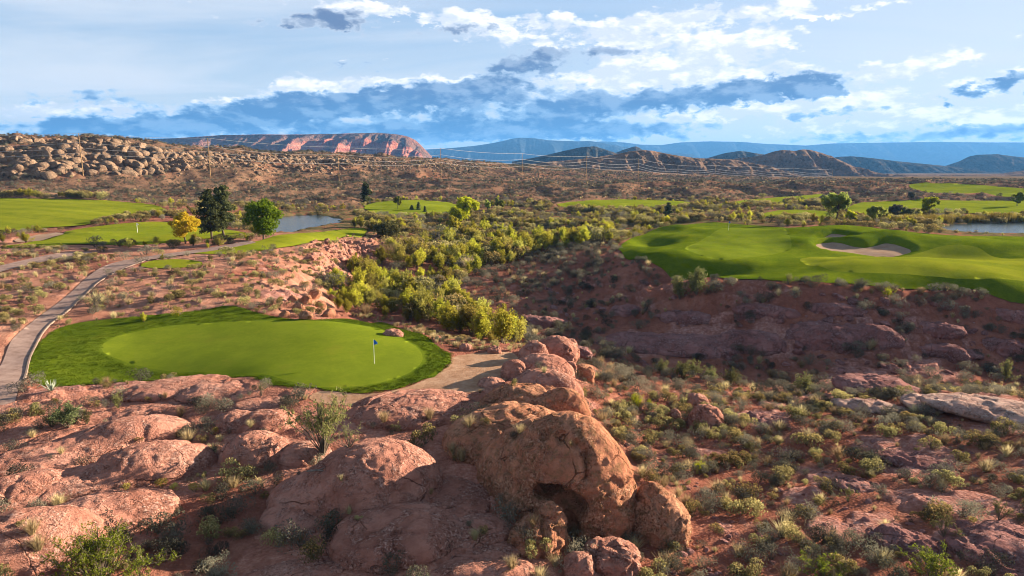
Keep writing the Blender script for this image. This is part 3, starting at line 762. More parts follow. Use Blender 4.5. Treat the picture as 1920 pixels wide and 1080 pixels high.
sheet('putting_green', WP['near_green'], M['green'], 'smooth oval putting green with a blue flag in the near ground', .03)
sheet('rough', WP['near_rough'], M['rough'], 'darker rough grass ringing the near putting green', .03, [WP['near_green']], ragged=.5)
sheet('sand', WP['near_sand'], M['sand'], 'tan sand apron between the near green and the red rocks', .0, ragged=.3)
sheet('tee_box', WP['tee'], M['fairway'], 'small oval tee box above the cart path', .05, ragged=.15)
sheet('fairway', WP['tongue'], M['fairway'], 'tongue of mown grass running out to the cliff edge', .05, ragged=.4)
sheet('putting_green', WP['second_green'], M['far_turf'], 'second putting green with a white flag beside the yellow tree', .05)
sheet('rough', WP['second_rough'], M['fairway'], 'rough grass around the second green', .05, [WP['second_green']], ragged=.6)
sheet('bunker', WP['second_sand'], M['pale_sand'], 'pale sand bunker left of the second green', .22)
for k, n, l in (('left_fairway', 'fairway', 'long fairway below the boulder ridge'), ('mid_fairway', 'fairway', 'fairway mound with young conifers in the middle distance'),
                ('far_fairway', 'fairway', 'narrow far fairway right of the yellow trees'), ('back_fairway', 'fairway', 'broad fairway behind the right pond'),
                ('upper_fairway', 'fairway', 'highest fairway under the dark hills'), ('small_fairway', 'fairway', 'small mown patch left of the big green tree'),
                ('strip_fairway', 'fairway', 'thin strip of fairway below the dark mound')):
    sheet(n, WP[k], M['far_turf'] if k != 'left_fairway' else M['fairway'], l, .12, ragged=1.2)
sheet('putting_green', WP['right_green'], M['green'], 'pale green putting surface on the plateau across the canyon', .05)
sheet('fairway', WP['right_fairway'], M['fairway'], 'smooth fairway on the plateau across the canyon', .05)
sheet('rough', WP['right_rough'], mat_turf('plateau_rough', (.080, .125, .006), (.160, .200, .010), .45, 1.0, .40), 'mounded rough grass of the plateau across the canyon', .05,
      [WP['right_green'], WP['right_fairway'], WP['upper_sand'], WP['lower_sand']], ragged=.6)
sheet('bunker', WP['upper_sand'], M['pale_sand'], 'small upper bunker on the far plateau', .02)
sheet('bunker', WP['lower_sand'], M['pale_sand'], 'long lower bunker on the far plateau', .02)
sheet('path', WP['path'], M['path'], 'concrete cart path curving up past the near green', .03)
sheet('path', WP['branch'], M['path'], 'continuation of the cart path toward the trees', .06)
sheet('path', WP['spur'], M['path'], 'side path leaving the cart path to the left', .06)

def pond(name, poly, lev, label):
    P = np.asarray(poly); c = P.mean(0); P = c + (P - c) * 1.25
    V = [(*c, lev)] + [(*p, lev) for p in P]; n = len(P)
    F = np.array([(0, 1 + i, 1 + (i + 1) % n) for i in range(n)])
    if np.cross(P[0] - c, P[1] - c) < 0: F = F[:, ::-1]
    tag(link(name, mesh_np(name, V, F, [M['water']], smooth=False)), kind='structure', label=label)
pond('water', WP['left_pond'], .12, 'blue pond behind the trees on the left')
pond('water', WP['right_pond'], -.12, 'pond reflecting white sky at the right edge')

# kerb along the right side of the cart path, one cast length after another
def kerb_strip(line):
    kerb = empty('kerb', (float(line[0][0]), float(line[0][1]), 0.0))
    tag(kerb, 'pale concrete kerb along the turf side of the cart path', 'kerb')
    L = np.r_[0, np.cumsum(np.hypot(*np.diff(line, axis=0).T))]
    s = np.arange(0, L[-1], 2.4)
    for a in s:
        t = np.linspace(a + .015, min(a + 2.385, L[-1]), 5)
        c = np.c_[np.interp(t, L, line[:, 0]), np.interp(t, L, line[:, 1])]
        d = np.gradient(c, axis=0); d /= np.hypot(d[:, 0], d[:, 1])[:, None] + 1e-9; nrm = np.c_[d[:, 1], -d[:, 0]]
        V = []
        for q, w in zip(c, nrm):
            z = float(ground(*q, ZSURF)) + np.hypot(*q) * .0004
            for e, hh in ((-.02, -.2), (-.02, .08), (.02, .11), (.15, .11), (.18, .08), (.18, -.2)):
                V.append((q[0] + w[0] * e, q[1] + w[1] * e, z + hh))
        F = [(6 * i + j, 6 * i + j + 1, 6 * i + 6 + j + 1, 6 * i + 6 + j) for i in range(4) for j in range(5)]
        V = np.array(V) - np.array(kerb.location)
        link('kerb_stone', mesh_np('kerb_stone', V, np.array(F), [M['kerb']], smooth=False), kerb)
kerb_strip(pr[8:])

# ------------------------------------------------------------------ hills and mountains beyond
def range_mesh(name, pts, y, mat, label, base_py=None, base_z=None, front=1.6, back=1.2, rough=.12, gul=1.0, seed=0, cliff=None, nv=46, yslope=0.0, step=2.0):
    pts = sorted(pts); px = np.arange(pts[0][0], pts[-1][0] + .1, step)
    py = np.interp(px, [p[0] for p in pts], [p[1] for p in pts])
    k = np.ones(7) / 7; pys = np.convolve(np.pad(py, 3, mode='edge'), k, 'valid'); py = .35 * py + .65 * pys
    yy = y + yslope * (px - px[0])
    top = np.array([cpy(a, b, c) for a, b, c in zip(px, py, yy)])
    bz = base_z if base_z is not None else cpy(960, base_py, y)[2]
    hgt = np.maximum(top[:, 2] - bz, 1.0); hm_ = hgt.max()
    nu = len(px); s = np.r_[np.linspace(-1, 0, nv), np.linspace(0, 1, nv // 3)[1:]]
    V = np.zeros((len(s), nu, 3)); C = np.zeros((len(s), nu))
    wob = fbm2(px / 23.0, px * 0 + seed, 4, seed + 3)
    for i, q in enumerate(s):
        ext = hm_ * (front if q < 0 else back)
        yo = yy + q * ext * (1 + (.8 * wob if q < 0 else 0))
        x = top[:, 0] * (1 + (yo / yy - 1) * .0) ; d = abs(q)
        if cliff and q < 0:
            f = np.interp(d, *cliff['prof']); cmask = cliff['mask'](px)
            g = 1 - d ** .8
            fz = cmask * f + (1 - cmask) * g
            C[i] = cmask * ((d > cliff['prof'][0][1]) & (d < cliff['prof'][0][-2]))
        else:
            fz = (1 - d) ** 1.25 * .75 + .25 * (.5 + .5 * math.cos(math.pi * d))
        env = math.sin(math.pi * min(d, 1)) ** .8
        gl = (np.abs(fbm2(x / (hm_ * .55), yo / (hm_ * 1.6), 4, seed + 9)) - .2) * gul
        bp = fbm2(x / (hm_ * .22), yo / (hm_ * .22), 4, seed + 5)
        z = bz + hgt * fz - hgt * rough * (1.8 * gl * env) + hm_ * rough * .35 * bp * (env + .12)
        V[i] = np.c_[x, yo, z]
    V[0, :, 2] = np.minimum(V[0, :, 2], bz) - hm_ * .05; V[-1, :, 2] = bz - hm_ * .05
    me = mesh_np(name, V.reshape(-1, 3), grid_faces(len(s), nu), [mat], attrs={'cliff': C.ravel()})
    return tag(link(name, me), kind='structure', label=label)

M['scrub_hill'] = mat_hill('scrub_hill', [(.35, (.15, .095, .065)), (.5, (.22, .14, .095)), (.65, (.30, .18, .12))], (.075, .065, .045), .18)
M['cloud_shaded_hill'] = mat_hill('cloud_shaded_hill', [(.35, (.05, .05, .045)), (.5, (.075, .07, .055)), (.65, (.13, .09, .065))], (.03, .036, .03), .08)  # cloud shadow over these far hills is put into their darker base colour
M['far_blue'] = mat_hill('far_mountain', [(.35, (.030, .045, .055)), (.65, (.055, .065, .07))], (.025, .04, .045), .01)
M['mesa'] = mat_hill('mesa_rock', [(.35, (.14, .085, .068)), (.5, (.20, .115, .085)), (.65, (.33, .14, .095))], (.10, .085, .06), .02,
                     ((.26, .075, .05), (.42, .155, .105), (.55, .26, .18)))
range_mesh('hill', [(985, 309), (1030, 303), (1060, 301), (1100, 297), (1150, 290), (1180, 284), (1205, 281), (1225, 283), (1260, 290), (1300, 296), (1340, 298), (1380, 300), (1440, 312), (1480, 326)], 1050, M['scrub_hill'],
           'brown scrubby hill behind the power line', base_z=-4, front=3.0, rough=.28, seed=2)
range_mesh('hill', [(1290, 318), (1340, 303), (1380, 297), (1410, 294), (1430, 291), (1450, 284), (1468, 281), (1490, 283), (1505, 280), (1520, 281), (1545, 288), (1575, 300), (1600, 312), (1630, 328), (1650, 334)], 1450, M['scrub_hill'],
           'twin rounded hill lit on its right flank', base_z=-9, front=2.2, rough=.26, seed=5)
range_mesh('hill', [(1640, 334), (1720, 333), (1800, 334), (1850, 330), (1900, 322), (1990, 312), (2100, 308)], 1700, M['scrub_hill'], 'low brown rise at the right edge under dark hills', base_z=-12, front=3.0, seed=6)
range_mesh('hill', [(960, 303), (1000, 296), (1040, 287), (1070, 280), (1090, 276), (1115, 274), (1130, 279), (1150, 285), (1180, 297)], 2300, M['cloud_shaded_hill'], 'grey blue hill left of the small dark butte', base_z=-22, front=2.2, rough=.2, seed=8)
range_mesh('hill', [(1140, 293), (1160, 284), (1180, 277), (1192, 274), (1198, 276), (1208, 284), (1225, 296)], 2700, M['cloud_shaded_hill'], 'small dark butte with a pointed top', base_z=-25, front=1.5, rough=.15, seed=9)
range_mesh('hill', [(1300, 303), (1335, 294), (1360, 287), (1385, 283), (1400, 284), (1420, 288), (1450, 292), (1480, 300)], 2500, M['cloud_shaded_hill'], 'dark blue ridge behind the twin hill', base_z=-23, front=2.0, rough=.2, seed=10)
range_mesh('hill', [(1500, 312), (1550, 300), (1570, 294), (1600, 293), (1640, 297), (1680, 302), (1740, 308), (1790, 313), (1850, 325), (1900, 330)], 2900, M['cloud_shaded_hill'], 'long dark ridge sloping down to the right', base_z=-27, front=2.0, rough=.2, seed=12)
range_mesh('hill', [(1720, 326), (1770, 312), (1800, 302), (1815, 294), (1832, 290), (1870, 289), (1900, 293), (1940, 297), (2000, 300), (2100, 304)], 3300, M['cloud_shaded_hill'], 'dark flat-topped hill at the right edge', base_z=-30, front=1.8, rough=.2, seed=13)
range_mesh('mesa', [(60, 290), (180, 270), (250, 262), (330, 259), (420, 253), (480, 252), (560, 252), (610, 251), (660, 250), (710, 249), (745, 252), (765, 256), (780, 263), (792, 275), (802, 285), (812, 296)], 3000, M['mesa'],
           'long mesa with a banded pink cliff at its right end', base_z=-26, front=3.2, rough=.16, gul=1.4, seed=15, step=1.2, nv=70,
           cliff={'prof': ([0, .30, .42, .52, .64, 1.0], [1, .80, .55, .46, .26, 0]), 'mask': lambda p: sstep(p, 480, 640)})
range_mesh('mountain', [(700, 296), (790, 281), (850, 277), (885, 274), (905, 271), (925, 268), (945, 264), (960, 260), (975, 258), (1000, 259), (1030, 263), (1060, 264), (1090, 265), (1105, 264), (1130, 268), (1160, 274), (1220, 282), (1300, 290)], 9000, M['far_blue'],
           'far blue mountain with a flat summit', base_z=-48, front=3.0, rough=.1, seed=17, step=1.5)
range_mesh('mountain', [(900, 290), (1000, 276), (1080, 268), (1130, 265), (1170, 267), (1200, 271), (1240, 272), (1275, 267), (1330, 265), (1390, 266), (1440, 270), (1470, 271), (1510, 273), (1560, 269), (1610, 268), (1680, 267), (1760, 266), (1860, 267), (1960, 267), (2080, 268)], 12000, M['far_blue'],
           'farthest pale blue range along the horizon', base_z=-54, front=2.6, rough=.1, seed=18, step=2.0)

# ------------------------------------------------------------------ the air between here and the far mountains
def haze():
    x0, x1, y0, y1, z0, z1 = -19500, 19500, -60, 22000, float(ZBED.min()) - 90, 400
    V = [(x, y, z) for z in (z0, z1) for y in (y0, y1) for x in (x0, x1)]
    F = np.array([(0, 2, 3, 1), (4, 5, 7, 6), (0, 1, 5, 4), (2, 6, 7, 3), (0, 4, 6, 2), (1, 3, 7, 5)])
    m = bpy.data.materials.new('haze'); m.use_nodes = True; t = m.node_tree; t.nodes.clear(); g = NT(t)
    out = g.node('ShaderNodeOutputMaterial'); p = g.node('ShaderNodeVolumePrincipled')
    p.inputs['Color'].default_value = (.12, .38, .85, 1); p.inputs['Density'].default_value = HAZE
    p.inputs['Anisotropy'].default_value = 0.1
    g.l.new(p.outputs[0], out.inputs['Volume'])
    o = link('haze', mesh_np('haze', V, F, [m], smooth=False)); o['kind'] = 'stuff'
HAZE = 6.5e-5
haze()

# ------------------------------------------------------------------ rocks
def surface_nets(f, org, h):
    nx, ny, nz = f.shape; ins = f < 0
    S = np.zeros((nx - 1, ny - 1, nz - 1, 3), np.float32); Cn = np.zeros((nx - 1, ny - 1, nz - 1), np.float32)
    quads = []
    idx = np.arange((nx - 1) * (ny - 1) * (nz - 1)).reshape(nx - 1, ny - 1, nz - 1)
    for ax in range(3):
        sl0 = [slice(None)] * 3; sl1 = [slice(None)] * 3; sl0[ax] = slice(0, -1); sl1[ax] = slice(1, None)
        a, b = f[tuple(sl0)], f[tuple(sl1)]
        cr = np.argwhere((a < 0) != (b < 0))
        if len(cr) == 0: continue
        i, j, k = cr.T; fa, fb = a[i, j, k], b[i, j, k]; t = fa / (fa - fb)
        p = cr.astype(np.float32); p[:, ax] += t
        o1, o2 = [q for q in range(3) if q != ax]
        cells = []
        for d1, d2 in ((-1, -1), (0, -1), (0, 0), (-1, 0)):
            c = cr.copy(); c[:, o1] += d1; c[:, o2] += d2; cells.append(c)
        ok = np.ones(len(cr), bool)
        for c in cells:
            ok &= (c >= 0).all(1) & (c[:, 0] < nx - 1) & (c[:, 1] < ny - 1) & (c[:, 2] < nz - 1)
        for c in cells:
            m = (c >= 0).all(1) & (c[:, 0] < nx - 1) & (c[:, 1] < ny - 1) & (c[:, 2] < nz - 1)
            np.add.at(S, tuple(c[m].T), p[m]); np.add.at(Cn, tuple(c[m].T), 1)
        q = np.stack([idx[tuple(c[ok].T)] for c in cells], -1)
        fl = (fa[ok] < 0) != (ax == 1)
        q[~fl] = q[~fl][:, ::-1]
        quads.append(q)
    Q = np.concatenate(quads); used = np.unique(Q); re = np.zeros(idx.size, int); re[used] = np.arange(len(used))
    V = (S.reshape(-1, 3)[used] / Cn.reshape(-1)[used, None]) * h + org
    return V, re[Q]

def vert_normals(V, F):
    n = np.cross(V[F[:, 2]] - V[F[:, 0]], V[F[:, 3 if F.shape[1] == 4 else 1]] - V[F[:, 1 if F.shape[1] == 4 else 0]])
    N = np.zeros_like(V)
    for c in range(F.shape[1]): np.add.at(N, F[:, c], n)
    return N / (np.linalg.norm(N, axis=1)[:, None] + 1e-9)

FOOT = []      # rock footprints (x, y, a, b, az)
ROCKV, ROCKF = [], []

def dome(l, r, t, b, ratio=.8, sink=0.0):
    F = hit((l + r) / 2, b, ZSURF); s = axis_depth(F); a = (r - l) / 2 * s / 1280.0
    az = math.atan2(F.x, F.y); rd = np.array([math.sin(az), math.cos(az)])
    bb = ratio * a
    th = np.linspace(0, 2 * np.pi, 24); ph = np.linspace(0, np.pi / 2, 9); T, Ph = np.meshgrid(th, ph)
    def top(bb, c):
        x = a * np.cos(T) * np.cos(Ph); y = bb * np.sin(T) * np.cos(Ph); z = c * np.sin(Ph)
        C = np.array([F.x, F.y]) + rd * bb
        X = C[0] + x * math.cos(az) + y * math.sin(az); Y = C[1] - x * math.sin(az) + y * math.cos(az)
        return project(X, Y, F.z + z)[1].min()
    for _ in range(40):
        if top(bb, (.22 if ratio < 1.5 else .07) * bb) < t: bb *= .92
        else: break
    lo, hi = .02, 4 * a + 1
    for _ in range(30):
        m = (lo + hi) / 2
        if top(bb, m) > t: lo = m
        else: hi = m
    C = np.array([F.x + rd[0] * bb, F.y + rd[1] * bb, F.z - sink])
    return C, np.array([a, bb, lo + sink]), az

def smin(a, b, k):
    h = np.clip(.5 + .5 * (b - a) / k, 0, 1); return b + (a - b) * h - k * h * (1 - h)

def rock(label, doms, mat, name='sandstone_dome', cat='rock', k=.35, carve=(), noise=1.0, res=46, bed=.5, group=None, extra=(), foot=True, pw=2.0, seed=None):
    E = [dome(*d) for d in doms] + list(extra)
    cen = np.mean([e[0] for e in E], 0); lo = np.min([e[0] - max(e[1][:2]) for e in E], 0); hi = np.max([e[0] + max(e[1][:2]) for e in E], 0)
    lo[2] = min(e[0][2] - min(e[1][2] * .6, 1.6) for e in E); hi[2] = max(e[0][2] + e[1][2] for e in E)
    pad = .08 * (hi - lo).max() + .05; lo -= pad; hi += pad
    h = (hi - lo).max() / res
    n = np.ceil((hi - lo) / h).astype(int) + 2
    ax = [lo[i] + h * np.arange(n[i]) for i in range(3)]
    X, Y, Z = np.meshgrid(*ax, indexing='ij')
    X = X.astype(np.float32); Y = Y.astype(np.float32); Z = Z.astype(np.float32)
    def ell(e, pw=pw):
        C, R, az = e; dx, dy, dz = X - C[0], Y - C[1], Z - C[2]
        u = dx * math.cos(az) - dy * math.sin(az); v = dx * math.sin(az) + dy * math.cos(az)
        q = (np.abs(u / R[0]) ** pw + np.abs(v / R[1]) ** pw + np.abs(dz / R[2]) ** pw) ** (1 / pw)
        g = np.sqrt((u / R[0] ** 2) ** 2 + (v / R[1] ** 2) ** 2 + (dz / R[2] ** 2) ** 2) + 1e-6
        q2 = np.sqrt((u / R[0]) ** 2 + (v / R[1]) ** 2 + (dz / R[2]) ** 2)
        return (q - 1) * q2 / g
    f = None
    for e in E:
        d = ell(e); f = d if f is None else smin(f, d, k * min(1.5, max(.3, min(e[1]))))
    for c in carve:
        d = ell(c, 2.0); f = -smin(-f, d, .18)
    f = np.maximum(f, lo[2] + pad * .6 - Z)
    V, Q = surface_nets(f, lo, h)
    N = vert_normals(V, Q)
    sd = (seed if seed is not None else int(abs(cen[0] * 13 + cen[1] * 7)) % 90)
    S = (hi - lo)[:2].mean()
    w = V + 0.0
    disp = (.022 if mat is RED else .035) * S * fbm3(w / (S * .42), 3, sd) + .10 * noise * np.minimum(1, S / 4) * fbm3(w / .9, 4, sd + 7)
    disp += .075 * noise * np.clip(fbm3(w / .42, 4, sd + 11, .6), -.4, .6) * (.35 + 1.3 * sstep(fbm3(w / 1.9, 3, sd + 15), -.15, .25))
    # bedding planes weathered into shallow grooves
    bz = V[:, 2] + .28 * V[:, 0] - .12 * V[:, 1] + .5 * fbm3(w / 3.0, 3, sd + 3)
    gr = np.abs((bz / .55) % 1 - .5); disp -= bed * .09 * sstep(gr, .12, 0.0) * sstep(fbm3(w / 2.2, 2, sd + 5), -.1, .35)
    if name == 'rock_ledge' or name == 'rock_slab':
        zz = V[:, 2] * 1.0 + .10 * V[:, 0] + .35 * fbm3(w / 4.0, 2, sd + 2)
        disp += (.34 if name == 'rock_ledge' else .14) * fbm3(np.c_[w[:, 0] / 5, w[:, 1] / 5, zz / .26], 2, sd + 4) + .12 * fbm3(w / .8, 3, sd + 6)
    # exfoliating sheets: thin plates that end in small steps
    fx = (fbm3(w / (1.1 + S * .16), 4, sd + 41) + .12 * fbm3(w / .5, 3, sd + 43)) * 3.2; fq = fx - np.floor(fx)
    disp += noise * min(1.0, S / 3.0) * (.075 if mat is RED and noise == 1.0 else .13) * (np.floor(fx) + sstep(fq, .44, .56) - fx) 
    # a few long joints
    for jn in range(3):
        a_ = (sd * 1.7 + jn * 2.1) % 3.14; pl_ = math.cos(a_) * (V[:, 0] - cen[0]) + math.sin(a_) * (V[:, 1] - cen[1]) + .7 * fbm3(w / 2.6, 3, sd + 20 + jn) + (jn - 1) * S * .22
        disp -= .16 * noise * min(1, S / 5) * np.exp(-(pl_ / (.035 + .012 * S)) ** 2) * sstep(fbm3(w / 3.3, 2, sd + 31 + jn), -.02, .25)
    V = V + N * disp[:, None]
    base = np.array([cen[0], cen[1], min(e[0][2] for e in E)])
    o = link(name, mesh_np(name, V - base, Q, [mat]), loc=base)
    tag(o, label, cat, group)
    if foot:
        for e in E: FOOT.append((e[0][0], e[0][1], e[1][0], e[1][1], e[2]))
    ROCKV.append(V); ROCKF.append(Q)
    return o

RED = mat_sandstone('red_sandstone', (.27, .113, .080), (.44, .20, .143), (.58, .31, .235))
TAN = mat_sandstone('weathered_sandstone', (.28, .112, .066), (.45, .195, .115), (.60, .31, .19), .9, .5)
PALE = mat_sandstone('pale_sandstone', (.34, .19, .15), (.48, .305, .25), (.60, .44, .37), .8)
PURP = mat_sandstone('purple_sandstone', (.18, .082, .072), (.29, .140, .125), (.40, .225, .20))

rock('upper of two long sloping loaf-shaped domes at the left, shrubs along its foot', [(125, 360, 779, 846, .5), (-60, 265, 812, 884, .5)], RED, k=.5, res=104)
rock('long red dome just below the upper loaf, its crest striped with thin shadows', [(150, 406, 824, 914, .5), (-70, 290, 862, 950, .5)], RED, k=.5, res=104)
rock('big sunlit red dome in the bottom left corner behind the bright creosote bush', [(50, 338, 912, 1012, .6), (-110, 200, 944, 1088, .65)], RED, k=.6, res=104)
rock('flat dome nosing into the front edge of the near green', [(225, 440, 702, 745, .9)], RED, res=50)
rock('small low dome right of the one touching the green', [(330, 485, 712, 752, .8)], RED, res=44)
rock('smooth dome right of the dark juniper', [(212, 374, 751, 792, .8)], RED, res=46)
rock('small dome with grass at its left foot, left of the tall olive bush', [(393, 490, 768, 812, .8), (440, 562, 765, 818, .8)], RED, k=.2, res=50)
rock('low sandy dome at the lower edge of the near green', [(425, 565, 742, 770, .8)], RED, res=40)
rock('shaded round dome below the grassy small dome', [(410, 552, 806, 882, .8)], RED, res=46)
rock('small shaded dome tucked behind the tall olive bush', [(520, 625, 826, 876, .8)], RED, res=40)
rock('smooth dome right of the tall olive bush, bordering the sand', [(638, 928, 729, 805, .7)], RED, res=96)
rock('large dome with a sunlit middle and a shaded right slope, left of the cave boulder', [(560, 850, 822, 985, .9), (500, 690, 880, 975, .8)], RED, k=.6, res=110)
rock('broad dome at the bottom centre, below the one with the sunlit middle', [(606, 880, 938, 1072, .9), (800, 965, 958, 1030, .9)], RED, k=.5, res=104)
rock('dome cut by the bottom edge left of centre', [(450, 660, 1042, 1105, .8)], RED, res=44)
rock('dome cut by the bottom edge under the broad centre dome', [(790, 1010, 1036, 1100, .8)], RED, res=48)
rock('crumbling block below the mouth of the cave', [(948, 1060, 965, 1050, .8), (1000, 1065, 940, 1030, .7)], TAN, name='boulder', k=.15, noise=1.8, res=46)
rock('angular split block at the bottom edge under the cave boulder', [(1088, 1200, 1015, 1090, .8)], RED, name='boulder', noise=1.6, res=40, pw=3.2)
rock('narrow leaning slab left of the split block', [(1055, 1120, 1035, 1095, 1.0)], RED, name='boulder', noise=1.4, res=36, pw=2.6)

# the great boulder with the cave
top = dome(812, 1120, 757, 890, .85); body = dome(925, 1197, 768, 1008, .72); lobe = dome(902, 1094, 814, 960, .62)
mid = (top[0] * .4 + body[0] * .6, (top[1] + body[1]) / 2 * np.array([1.0, .95, .97]), body[2])
def first_on(px, py, E):
    """first point of a set of ellipsoids along the line of sight"""
    d = pdir(px, py); t = np.linspace(20, 60, 2400); q = d[None] * t[:, None] + np.array([0, 0, H]); m = np.zeros(len(t), bool)
    for C, R, az in E:
        e = q - C; u = e[:, 0] * math.cos(az) - e[:, 1] * math.sin(az); v = e[:, 0] * math.sin(az) + e[:, 1] * math.cos(az)
        m |= (u / R[0]) ** 2 + (v / R[1]) ** 2 + (e[:, 2] / R[2]) ** 2 < 1
    return q[np.argmax(m)] if m.any() else q[-1]
BE = [top, body, mid, lobe]
def cavity(px, py, R, push, az=0.1):
    p0 = first_on(px, py, BE); v = p0 - np.array([0, 0, H]); v /= np.linalg.norm(v)
    return (p0 + v * push, np.array(R), az)
cav = cavity(1040, 922, (1.25, 2.0, .62), .5); cav2 = cavity(1072, 946, (1.0, 1.7, .85), .4); cav3 = cavity(1062, 985, (.75, 1.3, 1.0), .2)
# the crease between the brow and the body
cre = [cavity(x, y, (.30, .5, .30), .05) for x, y in ((1096, 850), (1100, 872), (1098, 895), (1080, 835), (1055, 822), (1020, 815))]
rock('huge domed boulder with a dark cave under its bulging brow', [], TAN, name='boulder', extra=[body, top, mid, lobe], carve=[cav, cav2, cav3] + cre, k=.22, noise=1.3, res=140, bed=.35)
rock('egg-shaped weathered boulder leaning beside the great cave boulder', [(1174, 1268, 906, 1018, .9), (1195, 1297, 938, 1026, .9)], TAN, name='boulder', k=.8, noise=1.5, res=56)

rock('long shaded dome directly behind the cave boulder on the rock ridge', [(890, 1080, 718, 790, .7), (1010, 1108, 728, 800, .7)], TAN, k=.4, res=96)
rock('middle dome of the rock ridge with yellow grass on its back', [(955, 1075, 690, 750, .8), (1000, 1095, 700, 760, .8)], RED, k=.4, res=54)
rock('stepped dome under the topmost boulder of the ridge', [(950, 1080, 662, 722, .9)], RED, res=48)
rock('topmost boulder perched at the far end of the rock ridge', [(972, 1030, 638, 680, .8), (1000, 1084, 629, 678, .8), (1050, 1086, 634, 676, .8)], RED, name='boulder', k=.22, noise=1.5, res=56)
rock('small round boulder at the left foot of the topmost one', [(938, 990, 674, 708, .9)], RED, name='boulder', res=34)
rock('low rock at the edge of the sand left of the ridge', [(895, 950, 706, 728, .9)], RED, name='boulder', res=34)
rock('second low rock between sand and ridge', [(905, 965, 722, 742, .9)], RED, name='boulder', res=34)
rock('tilted flat slab fallen off the right end of the ridge', [(1078, 1114, 684, 712, 1.0)], TAN, name='boulder', res=32, pw=3.5)
rock('dark block wedged under the topmost boulder', [(1058, 1082, 678, 702, .9)], RED, name='boulder', res=30, pw=3)
rock('upper of two round red boulders standing alone on the right slope', [(1276, 1331, 736, 768, .9)], RED, name='boulder', res=36)
rock('lower and larger of two round red boulders standing alone on the right slope', [(1288, 1358, 757, 808, .9)], RED, name='boulder', res=40)
rock('little round boulder left of the pair on the right slope', [(1253, 1278, 766, 790, .9)], RED, name='boulder', res=30)
rock('large pale slab at the right edge above the near slope', [(1735, 2030, 738, 794, 2.8)], PALE, name='rock_slab', res=60, bed=1.2)
rock('thin pale slab left of the large pale one', [(1560, 1720, 748, 776, 2.4)], PALE, name='rock_slab', res=48, bed=1.2)
rock('pale slab tip between the two pale slabs', [(1690, 1800, 738, 775, 2.4)], PALE, name='rock_slab', res=44, bed=1.2)
rock('purple slab in the middle of the right slope', [(1640, 1800, 842, 880, 2.4)], PURP, name='rock_slab', res=50, bed=1.4)
rock('purple slab left of the middle one on the right slope', [(1555, 1665, 893, 925, 2.2)], PURP, name='rock_slab', res=46, bed=1.4)
rock('broad smooth slab in the bottom right corner', [(1770, 2000, 975, 1080, 2.4)], PURP, name='rock_slab', res=56, bed=1.2)
rock('broken slab near the bottom edge right of centre', [(1625, 1760, 985, 1040, .9)], PURP, name='rock_slab', res=46, bed=1.4, noise=1.6)
rock('purple slab below the pair of round red boulders', [(1385, 1490, 772, 800, 2.2)], PURP, name='rock_slab', res=46, bed=1.4)
rock('long purple ledge low on the shaded canyon wall', [(1110, 1400, 622, 668, .5), (1330, 1480, 618, 664, .5)], PURP, name='rock_ledge', res=70, bed=2.0, noise=1.6, k=.2)
rock('overhanging ledge right of the long purple one on the canyon wall', [(1440, 1630, 604, 660, .5), (1560, 1690, 606, 648, .5)], PURP, name='rock_ledge', res=60, bed=2.0, noise=1.6, k=.2)
rock('rounded outcrop higher on the shaded canyon wall', [(1140, 1210, 570, 594, .7)], PURP, name='rock_ledge', res=38, noise=1.5)
rock('small outcrop on the canyon wall above the overhanging ledge', [(1690, 1800, 600, 626, .6)], PURP, name='rock_ledge', res=40, noise=1.5, bed=1.5)
for q, lb in [((960, 1045, 592, 616), 'low ledge on the shaded slope nearest the willow thicket'), ((1235, 1335, 584, 608), 'ledge under the large rim bush on the canyon wall'), ((1375, 1475, 570, 596), 'ledge high on the canyon wall left of the small rim bush'),
              ((1495, 1600, 566, 590), 'ledge high on the canyon wall below the yellow green rim bush'), ((1820, 1915, 634, 662), 'blocky ledge low on the wall at the right edge'), ((1700, 1810, 644, 670), 'blocky ledge below the small outcrop'), ((1845, 1935, 578, 604), 'ledge under the rim at the right edge'), ((1040, 1110, 650, 672), 'low ledge behind the topmost ridge boulder')]:
    rock(lb, [(*q, .45), (q[0] + 18, q[1] + 22, q[2] + 4, q[3] - 5, .4)][:1 if q[0] == 1040 else 2], PURP, name='rock_ledge', res=44, bed=2.0, noise=1.7, k=.5, pw=3.0)
rock('low dome joining the sunlit-middle dome to the cave boulder', [(775, 930, 884, 990, 1.8)], RED, res=70)
rock('low dome between the broad centre dome and the crumbling block', [(860, 985, 990, 1060, 1.6)], RED, res=60)
rock('flat shoulder left of the dome with the sunlit middle', [(490, 650, 925, 1005, 1.8)], RED, res=56)
rock('low dome filling the corner below the two loaf domes', [(-60, 130, 880, 950, .7)], RED, res=60)
rock('low dome left of the smooth dome beside the juniper', [(60, 230, 796, 836, .8)], RED, res=56)
rock('low flat dome at the left edge below the path kerb', [(-80, 120, 742, 778, .8)], RED, res=56)
rock('smooth pavement of purple rock in the wash bed', [(1560, 1720, 700, 742, 1.0)], PURP, name='rock_slab', res=48, bed=1.6)
for q, lb in [((718, 756, 617, 632), 'flat rock on the grassy bank right of the near green'), ((912, 940, 649, 664), 'reddish boulder at the far corner of the sand'), ((860, 886, 644, 659), 'boulder at the tip of the rough beside the sand'),
              ((1240, 1262, 944, 966), 'small stone resting behind the egg-shaped boulder')]:
    rock(lb, [(*q, .9)], RED, name='boulder', res=26, noise=1.4, pw=2.5)

